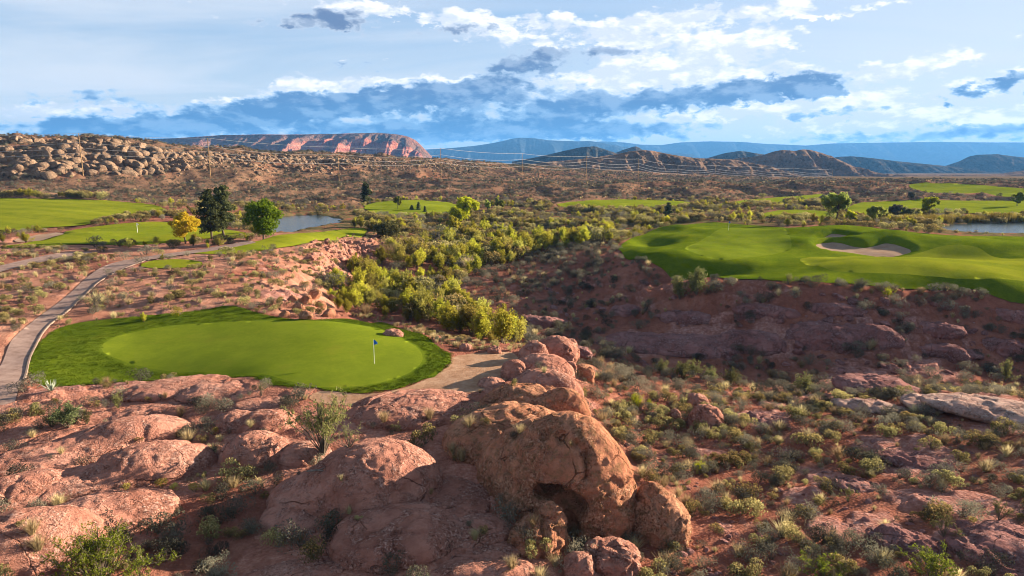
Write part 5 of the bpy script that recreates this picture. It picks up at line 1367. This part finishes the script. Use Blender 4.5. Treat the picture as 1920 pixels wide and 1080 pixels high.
for k in PL:
    R = np.concatenate(PL[k]); R = R[R[:, 2] > 0]
    # nothing tall between the viewpoint and the ponds
    bx, by = project(R[:, 0], R[:, 1], ground(R[:, 0], R[:, 1], ZSURF))
    R = R[~((in_poly([(500, 450), (660, 440), (668, 404), (640, 400), (520, 412), (470, 430)], bx, by) & (R[:, 2] > .55)) | (in_poly([(1770, 452), (1960, 456), (1960, 420), (1770, 424)], bx, by) & (R[:, 2] > .7)))]
    z = ground(R[:, 0], R[:, 1], ZSURF); P3 = np.c_[R[:, 0], R[:, 1], z - .03]
    dep = P3[:, 1] * CP - (P3[:, 2] - H) * SP; qx, qy = project(*P3.T)
    app = R[:, 2] / dep * ((qx > -30) & (qx < 1950) & (qy < 1100)) + 1e-6 * RNG.random(len(R))
    od = np.argsort(-app); src = []; best = {}
    for i in od[:300]:
        n_ = near_landmark(qx[i], qy[i]); best.setdefault(n_, []).append(R[i, 2])
    for c, i in enumerate(od[:300]):
        s = R[i, 2] * (1.0 if k == 'willow' else 1.25)
        o = link(NAMES[k], PROTO[k][c % len(PROTO[k])], loc=P3[i], rz=RNG.uniform(0, 6.28), sc=(s * RNG.uniform(.9, 1.25), s * RNG.uniform(.9, 1.25), s))
        zl = near_landmark(qx[i], qy[i]); hs = sorted(best[zl], reverse=True); kd = LOOK[k]
        lab = kd + ' ' + zl if R[i, 2] < hs[0] or len(hs) == 1 else 'largest ' + kd + ' ' + zl
        if len(hs) > 2 and R[i, 2] == hs[-1]: lab = 'smallest ' + kd + ' ' + zl
        tag(o, lab, 'shrub' if k != 'straw' else 'grass clump', kd + ' plants ' + zl, 'thing')
        if c < len(PROTO[k]): src.append(o)
    rest = od[300:]
    if len(rest):
        stuff_gn(NAMES[k] + '_cover', src, P3[rest], R[rest, 2] * (1.0 if k == 'willow' else 1.25), RNG.uniform(0, 6.28, len(rest)), RNG.integers(0, len(src), len(rest)))

# ------------------------------------------------------------------ single plants that stand out
def plant_on(px, py, hpx, mesh, name, label, cat='bush', wid=1.0, group=None):
    p = hit_all(px, py); s = hpx * axis_depth(p) / 1280.0 / math.cos(PITCH)
    o = link(name, mesh, loc=p - Vector((0, 0, .04)), rz=RNG.uniform(0, 6.28), sc=(s * wid, s * wid, s)); return tag(o, label, cat, group, 'thing')

def airy_bush(name, seed, leaf, n=2600, stems=26, spread=.75, size=.016):
    r = np.random.default_rng(seed); parts = []; tips = []
    for _ in range(stems):
        a = r.random() * 6.28; t = abs(r.normal(0, spread * .55)); h = .65 + .4 * r.random()
        d = np.array([math.cos(a) * math.sin(t), math.sin(a) * math.sin(t), math.cos(t)]); p0 = np.array([0, 0, -.03]); p1 = d * h * .5 + r.normal(0, .03, 3); p2 = d * h + r.normal(0, .06, 3); p2[2] = max(p2[2], .12)
        V, F = tube([p0, p1, p2], [.014, .009, .004], 4); parts.append((V, F, 1))
        for _k in range(4):
            f = .35 + .6 * r.random(); q = p1 * (1 - f) + p2 * f; e = q + rdir(r, 1, .5)[0] * (.10 + .14 * r.random()); tips.append((q, e))
            V, F = tube([q, e], [.005, .002], 3); parts.append((V, F, 1))
        tips.append((p1, p2))
    tips = np.array(tips); w = r.integers(0, len(tips), n); f = r.random(n)[:, None] ** .7
    C = tips[w, 0] * (1 - f) + tips[w, 1] * f + r.normal(0, .022, (n, 3)); C[:, 2] = np.abs(C[:, 2])
    V, F = leaf_quads(r, C, size, .6, .45); parts.append((V, F, 0))
    V, F, mi = merge(parts); return mesh_np(name, V, F, [L[leaf], M['twig']], smooth=False, mi=mi)

plant_on(607, 850, 112, airy_bush('olive_bush', 5, 'olive', 3200, 30, .8), 'olive_bush', 'tall airy olive bush growing among the domes below the near green', wid=.78)
plant_on(655, 838, 46, airy_bush('twiggy_bush', 6, 'olive', 700, 18, 1.2), 'twiggy_bush', 'low half bare bush at the right foot of the tall olive bush', wid=1.1)
plant_on(185, 1105, 120, airy_bush('creosote_bush', 7, 'creosote', 9000, 60, 1.25, .011), 'creosote_bush', 'bright green creosote bush in the bottom left corner', wid=1.1)
plant_on(262, 1092, 62, airy_bush('creosote_bush', 8, 'creosote', 1500, 16, 1.0), 'creosote_bush', 'small bright green bush right of the corner creosote', wid=1.0)
plant_on(1745, 1095, 70, airy_bush('creosote_bush', 9, 'creosote', 2400, 24, 1.2), 'creosote_bush', 'green creosote bush at the bottom edge near the lower right corner', wid=1.3)
plant_on(1540, 1090, 60, airy_bush('creosote_bush', 12, 'creosote', 2000, 22, 1.2), 'creosote_bush', 'green creosote bush at the bottom edge right of centre', wid=1.2)
plant_on(128, 800, 48, willow_mesh('juniper_bush', 31, 'pine', 2200), 'juniper_bush', 'dark green juniper behind the upper loaf-shaped dome', wid=1.5)
plant_on(97, 800, 34, willow_mesh('juniper_bush', 32, 'pine', 1500), 'juniper_bush', 'smaller juniper joined to the left of the dark one', wid=1.3)
plant_on(162, 795, 30, willow_mesh('juniper_bush', 33, 'olive', 1200), 'juniper_bush', 'small juniper at the right of the dark one', wid=1.0)
plant_on(222, 765, 34, willow_mesh('olive_bush', 34, 'olive', 1000), 'olive_bush', 'small olive bush right of the junipers', wid=.9)
plant_on(490, 742, 26, airy_bush('olive_bush', 35, 'olive', 900, 16, .9), 'olive_bush', 'small dark bush at the front edge of the near green', wid=.9)
yel = shrub_mesh('yellow_shrub', 'yellow', 44, 420)
for (x, y, h), lb in zip([(240, 918, 20), (303, 914, 24), (325, 917, 18), (365, 922, 24), (405, 810, 16)],
                         ['round yellow shrub at the foot of the lower loaf dome, leftmost of four', 'round yellow shrub, second of four in the gully', 'smallest round yellow shrub, third of four in the gully', 'round yellow shrub nearest the pale grass clump', 'yellow shrub between the loaf domes and the shaded round dome']):
    plant_on(x, y, h, yel, 'yellow_shrub', lb, wid=1.1)
plant_on(437, 914, 26, PROTO['straw'][0], 'bunch_grass', 'pale upright grass clump in the gully right of the yellow shrubs', 'grass clump', 1.1)
plant_on(584, 1046, 52, shrub_mesh('rabbit_bush', 'rabbit', 45, 500), 'rabbit_bush', 'bushy yellow tipped shrub wedged left of the broad centre dome', wid=1.1)
lime = willow_mesh('green_bush', 46, 'lime', 1200)
plant_on(1193, 765, 30, lime, 'green_bush', 'bright green bush below the ridge, left of a pair', wid=1.2)
plant_on(1218, 770, 24, lime, 'green_bush', 'bright green bush below the ridge, right of a pair', wid=1.2)
plant_on(1309, 888, 28, willow_mesh('green_bush', 47, 'lime', 1200), 'green_bush', 'single vivid green bush on the slope right of the cave boulder', wid=1.0)
plant_on(1824, 978, 16, yel, 'yellow_shrub', 'lone yellow flowering shrub on the lower right slope', wid=1.2)
plant_on(1305, 552, 52, willow_mesh('grey_bush', 48, 'olive', 2200), 'grey_bush', 'large olive bush on the rim below the far plateau', wid=1.1)
plant_on(1275, 560, 46, willow_mesh('grey_bush', 49, 'olive', 1800), 'grey_bush', 'olive bush joined to the left of the large rim bush', wid=1.1)
plant_on(1338, 548, 34, PROTO['sage'][1], 'sage_bush', 'pale bush at the right of the large rim bush', wid=1.5)
plant_on(1478, 532, 22, willow_mesh('grey_bush', 50, 'olive', 900), 'grey_bush', 'small rounded bush on the plateau rim', wid=1.1)
plant_on(1665, 556, 20, willow_mesh('grey_bush', 51, 'lime', 900), 'grey_bush', 'yellow green bush on the plateau rim', wid=1.3)
plant_on(1885, 716, 46, willow_mesh('grey_bush', 52, 'olive', 1600), 'grey_bush', 'large green bush in the wash at the right edge', wid=.9)
for (x, y, h), lb in zip([(1300, 706, 34), (1280, 712, 40), (1335, 715, 30), (1240, 700, 30), (1370, 722, 36), (1510, 740, 46)],
                         ['dark bush in the shaded wash, tallest of the cluster above the round boulders', 'dark bush left in the cluster in the shaded wash', 'dark bush right of the cluster in the shaded wash', 'dark bush at the left end of the shaded wash cluster', 'reddish dark bush at the right end of the wash cluster', 'dark spreading bush standing apart in the wash bed']):
    plant_on(x, y, h, willow_mesh('wash_bush', 53 + x % 7, 'olive', 1300), 'wash_bush', lb, wid=1.2)
for (x, y, h), lb in zip([(1770, 1005, 44), (1873, 975, 40), (1590, 940, 30), (1405, 850, 26)], ['tall brown grass bush on the lower right slope', 'olive bush near the right edge above the corner slab', 'olive bush among the purple slabs', 'wide olive bush below the pair of round boulders']):
    plant_on(x, y, h, airy_bush('olive_bush', x, 'olive', 1500, 22, .9), 'olive_bush', lb, wid=.9)
plant_on(180, 585, 34, airy_bush('olive_bush', 61, 'sage', 1200, 24, .9), 'sage_bush', 'grey spiky bush at the right edge of the cart path', wid=.9)
plant_on(185, 572, 26, PROTO['straw'][2], 'bunch_grass', 'pale dry clump behind the grey spiky bush at the path', 'grass clump', 1.4)
plant_on(315, 487, 14, PROTO['sage'][2], 'sage_bush', 'grey bush behind the small tee box', wid=1.8)
plant_on(340, 590, 24, shrub_mesh('yellow_shrub', 'yellow', 62, 420), 'yellow_shrub', 'yellow shrub at the upper edge of the near rough', wid=1.2)
plant_on(270, 604, 20, PROTO['willow'][1], 'willow_shrub', 'small green shrub at the upper left edge of the near rough', wid=1.0)

def agave(name):
    r = np.random.default_rng(3); V, F = [], []
    for i in range(34):
        a = r.random() * 6.28; t = .15 + 1.2 * r.random(); d = np.array([math.cos(a) * math.sin(t), math.sin(a) * math.sin(t), math.cos(t)]); s = np.array([-math.sin(a), math.cos(a), 0]) * .05
        o = len(V); V += [d * .05 - s * .6, d * .05 + s * .6, d * .5 + s, d * .5 - s, d * (.9 + .2 * r.random())]; F.append((o, o + 1, o + 2, o + 3)); F.append((o + 3, o + 2, o + 4, o + 4))
    T = [f[:3] for f in F if f[2] == f[3] or f[3] == f[2]]; Q = [f for f in F if len(set(f)) == 4]
    return mesh_np(name, V, [np.array(Q), np.array([f[:3] for f in F if len(set(f)) == 3])], [L['agave']], smooth=False)
plant_on(96, 733, 24, agave('agave_plant'), 'agave_plant', 'pale spiky agave at the lower edge of the near rough', 'agave_plant', 1.0)

# grasses and shrubs rooted in cracks on the domes
CR = [(655, 962, 16), (672, 975, 12), (940, 938, 20), (808, 925, 12), (975, 812, 18), (960, 818, 16), (880, 800, 22), (915, 795, 16), (865, 862, 26), (850, 850, 22), (905, 1000, 18), (880, 985, 16), (1000, 985, 22), (1003, 1035, 40), (985, 1010, 30), (960, 1065, 24), (1040, 1060, 22),
      (1010, 690, 16), (1020, 698, 12), (965, 722, 16), (805, 785, 22), (720, 790, 20), (740, 808, 18), (700, 800, 14), (640, 900, 12), (280, 752, 12), (300, 745, 9), (310, 745, 12), (115, 850, 14), (95, 860, 12), (335, 820, 16), (260, 828, 12), (60, 1000, 30), (72, 1030, 30), (40, 985, 14), (430, 812, 16), (470, 800, 14), (385, 830, 18), (400, 845, 18), (1070, 835, 12), (890, 1010, 20), (560, 890, 10)]
for i, (x, y, h) in enumerate(CR):
    k = ('straw', 'rabbit', 'sage')[i % 3] if i % 4 else 'straw'
    plant_on(x, y, h * 1.1, PROTO[k][i % 5], NAMES[k], {'straw': 'straw coloured grass clump rooted in a crack of the domes', 'rabbit': 'yellow tipped shrub rooted in a crack of the domes', 'sage': 'grey green shrub rooted in a crack of the domes'}[k],
             'grass clump' if k == 'straw' else 'shrub', 1.0, 'plants in cracks of the domes')
# dead branch on the dome
p = hit_all(600, 886)
br = [tube([(-.75, 0, .06), (-.2, .05, .12), (.5, -.03, .08)], [.05, .06, .03], 6), tube([(-.1, .05, .12), (.35, .3, .22), (.6, .35, .2)], [.04, .025, .01], 5), tube([(-.3, 0, .1), (-.5, -.25, .2)], [.03, .01], 5), tube([(.4, 0, .1), (.7, -.1, .3)], [.025, .008], 5)]
V, F, mi = merge([(a, b, 0) for a, b in br]); tag(link('dead_branch', mesh_np('dead_branch', V, F, [M['deadwood']]), loc=p), 'dark dead branch lying on the dome left of the cave boulder', 'branch')

# grass blades along the near rough
def tuft_mesh(name):
    r = np.random.default_rng(9); m = 26; a = r.random(m) * 6.28; q = r.random((m, 2)) * .34 - .17; h = .03 + .045 * r.random(m)
    b = np.c_[q, 0 * a]; e = b + np.stack([np.cos(a) * .04, np.sin(a) * .04, h], -1); s = np.stack([-np.sin(a), np.cos(a), 0 * a], -1) * .012
    V = np.stack([b - s, b + s, e], 1).reshape(-1, 3); return mesh_np(name, V, np.arange(3 * m).reshape(m, 3), [M['rough']], smooth=False)
tm = tuft_mesh('grass_tuft')
n = 60000; P = WP['near_rough']; X = RNG.uniform(P[:, 0].min(), P[:, 0].max(), n); Y = RNG.uniform(P[:, 1].min(), P[:, 1].max(), n)
k = (ground(X, Y, SD['near_rough']) < .12) & (ground(X, Y, SD['near_green']) > .25); X, Y = X[k], Y[k]
first = tag(link('grass_tuft', tm, loc=(X[0], Y[0], float(ground(X[0], Y[0], ZSURF)))), 'tuft of green blades in the near rough', kind='stuff')
stuff_gn('grass', [first], np.c_[X, Y, ground(X, Y, ZSURF) + .03], RNG.uniform(.7, 1.5, len(X)), RNG.uniform(0, 6.28, len(X)), np.zeros(len(X), int))

# ------------------------------------------------------------------ trees: trunk and crown
def tree(name, label, px, bpy_, tpy, wpx, leaf, seed, n=5200, shape='round', trunk_f=.22, cat='tree', group=None, leafsize=.13):
    p = hit(px, bpy_, ZSURF); s = axis_depth(p) / 1280.0; Hh = (bpy_ - tpy) * s; W = wpx * s / 2
    r = np.random.default_rng(seed); t0 = empty(name, p, r.random() * 6.28); tag(t0, label, cat, group)
    tp = []; base = Hh * trunk_f
    tr = max(.07, Hh * .019)
    spine = [np.array([0, 0, -.2]), np.array([r.normal(0, .02), r.normal(0, .02), .34]) * Hh * np.array([1, 1, 1]), np.array([r.normal(0, .03), r.normal(0, .03), .62]) * Hh, np.array([r.normal(0, .03), 0, .9]) * Hh]
    tp.append(tube(spine, [tr * 1.25, tr, tr * .6, tr * .12], 8))
    cl = []
    if shape == 'pine':
        for lv in np.linspace(trunk_f, .98, 15):
            rr = W * (1 - .72 * ((lv - trunk_f) / (1 - trunk_f)) ** 1.4) * (.65 + .5 * r.random())
            for _ in range(5):
                a = r.random() * 6.28; q = rr * (.45 + .6 * r.random()); e = np.array([math.cos(a) * q, math.sin(a) * q, Hh * lv + .05 * Hh * r.normal()])
                tp.append(tube([np.array([0, 0, Hh * lv - .2]), e], [tr * .25, tr * .08], 4)); cl.append((e, W * .24)); cl.append((e * np.array([.55, .55, 1]), W * .22))
    else:
        nb = {'poplar': 26, 'loose': 24}.get(shape, 34)
        for _ in range(nb):
            d = rdir(r, 1, .1)[0]; q = r.random() ** .35
            zc = (trunk_f + (1 - trunk_f) * .52) * Hh; hz = (1 - trunk_f) * .46 * Hh
            fl = 1.0 if d[2] < 0 else .92
            e = np.array([d[0] * W * .84 * q, d[1] * W * .84 * q, zc + d[2] * hz * q * fl])
            st = np.array([0, 0, min(e[2] * .6, Hh * .6)]); tp.append(tube([st, (st + e) / 2 + r.normal(0, .02 * Hh, 3), e], [tr * .38, tr * .2, tr * .05], 4))
            cl.append((e, W * ((.24 + .16 * r.random()) if shape != 'loose' else (.14 + .24 * r.random()))))
    V, F, _ = merge([(a, b, 0) for a, b in tp]); link('trunk', mesh_np('trunk', V, F, [M['bark']]), t0)
    c = np.array([q[0] for q in cl]); cr = np.array([q[1] for q in cl]); w = r.integers(0, len(cl), n)
    C = c[w] + rdir(r, n) * (cr[w] * (1 - .75 * r.random(n) ** 1.6))[:, None] * np.array([1, 1, .62 if shape == 'pine' else .85])
    C[:, 2] = np.maximum(C[:, 2], Hh * .06)
    V, F = leaf_quads(r, C, leafsize, .2, .6)
    link('crown', mesh_np('crown', V, F, [L[leaf]], smooth=False), t0)
    return t0
tree('autumn_tree', 'golden yellow autumn tree beside the second green', 348, 457, 399, 62, 'gold', 1, 5000, 'loose', .28, leafsize=.13)
tree('pine_tree', 'broad dark pine, nearer and left of the pair by the pond', 397, 449, 366, 62, 'pine', 2, 7000, 'pine', .25, leafsize=.16)
tree('pine_tree', 'taller dark pine, right of the pair by the pond', 421, 446, 352, 60, 'pine', 3, 7000, 'pine', .28, leafsize=.16)
tree('round_tree', 'dense round bright green tree in front of the left pond', 494, 449, 373, 74, 'green', 4, 9000, 'round', .12, leafsize=.14)
tree('cottonwood_tree', 'taller lime yellow tree beside the middle flats', 876, 418, 367, 42, 'lime', 5, 5200, 'round', .1, leafsize=.18)
tree('cottonwood_tree', 'shorter lime yellow tree left of the taller one', 857, 425, 386, 36, 'lime', 6, 4200, 'round', .1, leafsize=.16)
tree('poplar_tree', 'slim poplar, leftmost of three in a row', 914, 398, 369, 11, 'ash', 7, 1600, 'poplar', .06, leafsize=.2)
tree('poplar_tree', 'slim poplar, middle of three in a row', 932, 393, 368, 10, 'ash', 8, 1600, 'poplar', .06, leafsize=.2)
tree('poplar_tree', 'short slim poplar, rightmost of three in a row', 941, 393, 373, 9, 'ash', 9, 1400, 'poplar', .06, leafsize=.2)
tree('pine_tree', 'dark pine alone below the power line hillside', 687, 379, 345, 26, 'pine', 10, 2600, 'pine', .1, leafsize=.3)
tree('young_tree', 'young thin tree on the middle fairway mound', 746, 393, 367, 18, 'ash', 11, 1400, 'loose', .3, leafsize=.2)
tree('conifer', 'little conifer on the middle fairway, left one', 772, 394, 386, 8, 'pine', 12, 700, 'pine', .05, leafsize=.18)
tree('conifer', 'little conifer on the middle fairway, tallest one', 785, 394, 380, 9, 'pine', 13, 700, 'pine', .05, leafsize=.18)
tree('conifer', 'little conifer on the middle fairway, right one', 797, 398, 388, 7, 'pine', 14, 700, 'pine', .05, leafsize=.18)
tree('conifer', 'dark small conifer behind the left end of the far plateau', 1253, 414, 383, 20, 'pine', 15, 1600, 'pine', .06, leafsize=.2)
tree('ash_tree', 'large spreading green tree behind the far plateau', 1568, 420, 357, 60, 'ash', 16, 6500, 'loose', .18, leafsize=.16)
tree('ash_tree', 'rounded olive tree right of the large spreading tree', 1641, 422, 384, 36, 'ash', 17, 3600, 'loose', .14, leafsize=.16)
tree('shrub_tree', 'small yellowish tree at the foot of the large spreading tree', 1596, 416, 394, 22, 'lime', 18, 1800, 'round', .05, leafsize=.15)
tree('autumn_tree', 'yellow tree standing by the right pond', 1742, 404, 369, 34, 'lime', 19, 3000, 'loose', .22, leafsize=.18)
tree('ash_tree', 'green tree at the right edge beyond the pond', 1907, 388, 358, 24, 'ash', 20, 2000, 'loose', .2, leafsize=.24)
tree('shrub_tree', 'pale grey small tree before the dark mound', 1709, 374, 358, 14, 'sage', 21, 1200, 'loose', .1, leafsize=.26)
tree('shrub_tree', 'rounded dark bush tree left of the yellow pond tree', 1700, 412, 386, 26, 'olive', 22, 2400, 'round', .05, leafsize=.18)
tree('shrub_tree', 'arched grey bush tree behind the olive one by the pond', 1678, 410, 382, 24, 'sage', 23, 2000, 'round', .05, leafsize=.18)
tree('cottonwood_tree', 'green willow tree rising at the head of the wash', 850, 445, 403, 28, 'willow', 24, 2400, 'round', .05, leafsize=.16)
tree('ash_tree', 'olive bush tree in the notch right of the tongue of turf', 728, 446, 415, 52, 'olive', 25, 3600, 'round', .05, leafsize=.16)
tree('ash_tree', 'bare twiggy grey tree at the head of the wash', 820, 470, 432, 26, 'sage', 26, 900, 'loose', .1, leafsize=.10)
# reeds round the right pond
def reeds(name):
    r = np.random.default_rng(5); m = 90; q = r.normal(0, .35, (m, 2)); a = r.random(m) * 6.28; h = .7 + .4 * r.random(m)
    b = np.c_[q, 0 * a]; e = b + np.stack([np.cos(a) * .12, np.sin(a) * .12, h], -1); s = np.stack([-np.sin(a), np.cos(a), 0 * a], -1) * .02
    return mesh_np(name, np.stack([b - s, b + s, e + s * .3, e - s * .3], 1).reshape(-1, 3), np.arange(4 * m).reshape(m, 4), [L['reed']], smooth=False)
rm = reeds('reed_grass'); pts = []; 
for a, b, k in [((1700, 414), (1990, 412), 110), ((1690, 419), (1780, 419), 40)]:
    A0, B0 = hit(*a), hit(*b)
    for _ in range(k):
        f = RNG.random(); q = A0 * (1 - f) + B0 * f; pts.append((q.x + RNG.normal(0, 1), q.y + abs(RNG.normal(0, 3.0))))
fr = None
for i, q in enumerate(pts):
    s = RNG.uniform(1.2, 2.3); o = link('reed_grass', rm, loc=(*q, float(ground(*q, ZSURF)) - .05), rz=RNG.uniform(0, 6.28), sc=s)
    tag(o, 'rust and green reed clump on the bank of the right pond', 'reeds', 'reeds round the right pond', 'thing')

# ------------------------------------------------------------------ flags
M['white'] = mat_simple('white_paint', [(.3, (.75, .74, .70)), (.7, (.82, .81, .78))], 2, .5)
M['blue_cloth'] = mat_simple('blue_cloth', [(.3, (.02, .10, .42)), (.7, (.03, .15, .55))], 6, .8)
M['white_cloth'] = mat_simple('white_cloth', [(.3, (.75, .75, .75)), (.7, (.82, .82, .82))], 6, .8)
M['dark'] = mat_simple('dark_cup', [(.3, (.02, .02, .02)), (.7, (.04, .04, .04))], 6, .8)
def flagstick(px, py, label, cloth, hh=2.2, r=.018, dirx=1):
    p = hit(px, py, ZSURF); t = empty('flagstick', p); tag(t, label, 'golf flag')
    V, F = tube([(0, 0, -.05), (0, 0, hh * .5), (0, 0, hh)], [r, r, r * .8], 8); link('pole', mesh_np('pole', V, F, [M['white']]), t)
    nx, nz = 9, 6; V = []
    for i in range(nx):
        for j in range(nz):
            u, v = i / (nx - 1), j / (nz - 1); hgt = .46 * (1 - .55 * u)
            V.append((dirx * (r + .30 * u), .06 * math.sin(u * 7 + v * 1.5) * u, hh - .02 - v * hgt - .22 * u * u))
    link('flag', mesh_np('flag', V, grid_faces(nx, nz), [cloth]), t)
    a = np.linspace(0, 2 * math.pi, 13)[:-1]; V = [(0, 0, .045)] + [(math.cos(q) * .06, math.sin(q) * .06, .05) for q in a]
    link('cup', mesh_np('cup', V, np.array([(0, 1 + i, 1 + (i + 1) % 12) for i in range(12)]), [M['dark']], smooth=False), t)
flagstick(702, 683, 'white pole with a blue flag on the near putting green', M['blue_cloth'])
flagstick(258, 437, 'white flag on a white pole on the second green', M['white_cloth'], r=.04)
flagstick(1366, 433, 'small blue flag at the back of the far plateau green', M['blue_cloth'], r=.02)

# ------------------------------------------------------------------ power line
M['pole_wood'] = mat_simple('pole_wood', [(.35, (.26, .155, .075)), (.65, (.38, .25, .13))], 1.5, .9)
M['wire'] = mat_simple('wire', [(.3, (.50, .46, .42)), (.7, (.58, .54, .50))], 1, .5)
M['ceramic'] = mat_simple('insulator', [(.3, (.30, .26, .22)), (.7, (.36, .32, .28))], 1, .4)
PO = [(-180, 250, 325, 315), (156, 250, 330, 322), (395, 259, 335, 350), (636, 276, 345, 393), (827, 278, 340, 440), (979, 288, 339, 505), (1099, 293, 339, 580), (1196, 298, 339, 650), (1270, 311, 338, 715), (1340, 314, 338, 780), (1408, 316, 337, 850), (1487, 320, 337, 930), (1560, 322, 336, 1010)]
tops = []
where = ['at the left edge outside the view', 'before the boulder ridge, second tallest', 'between the boulder ridge and the pine pair', 'above the left pond', 'below the mesa cliff end', 'below the far blue summit', 'left of the darkest pole', 'dark in front of the brown hill', 'on the right slope of the brown hill', 'below the saddle of the hills', 'below the dark ridge', 'below the twin hill, left one', 'below the twin hill, farthest']
for i, (x, t, b, y) in enumerate(PO):
    B = np.array(cpy(x, b, y)); Tz = cpy(x, t, y)[2]; gz = float(ground(B[0], B[1], ZSURF)); hh = max(Tz - gz, 12.0)
    if i == 0:      # the wires run on out of the frame
        tops.append([np.array([B[0], B[1], gz + hh])] + [np.array([B[0] + q * .69, B[1] - q * .58, gz + hh - dz + .15]) for q, dz in ((1, 4.2), (-1, 6.6), (1, 9.0))]); continue
    e = empty('utility_pole', (B[0], B[1], gz), rad(-40)); tag(e, 'brown wooden utility pole ' + where[i], 'utility pole', 'poles of the power line')
    w = .19 if i < 6 else .27
    V, F = tube([(0, 0, -1), (0, 0, hh * .5), (0, 0, hh)], [w * 1.15, w, w * .75], 8); link('pole', mesh_np('pole', V, F, [M['pole_wood']]), e)
    row = [np.array([B[0], B[1], gz + hh])]
    for j, (side, dz) in enumerate(((1, 4.2), (-1, 6.6), (1, 9.0))):
        arm = tube([(0, 0, hh - dz), (side * .9, 0, hh - dz + .15)], [.11, .08], 5); link('insulator', mesh_np('insulator', *arm, [M['ceramic']]), e)
        row.append(np.array([B[0] + side * .9 * math.cos(rad(-40)), B[1] + side * .9 * math.sin(rad(-40)), gz + hh - dz + .15]))
    tops.append(row)
for j, lb in enumerate(['highest wire of the power line crossing the hills', 'upper conductor of the power line', 'middle conductor of the power line', 'lowest conductor of the power line']):
    pts = []; rr = []
    for i in range(len(tops) - 1):
        a, b = tops[i][j], tops[i + 1][j]; Ld = np.linalg.norm(b - a)
        for k in range(12 if i < len(tops) - 2 else 13):
            f = k / 12; q = a * (1 - f) + b * f; q[2] -= 4 * f * (1 - f) * Ld * (.022 if j else .012); pts.append(q); rr.append(.035 + .00006 * q[1])
    V, F = tube(pts, rr, 4); tag(link('power_wire', mesh_np('power_wire', V, F, [M['wire']])), lb, 'wire')
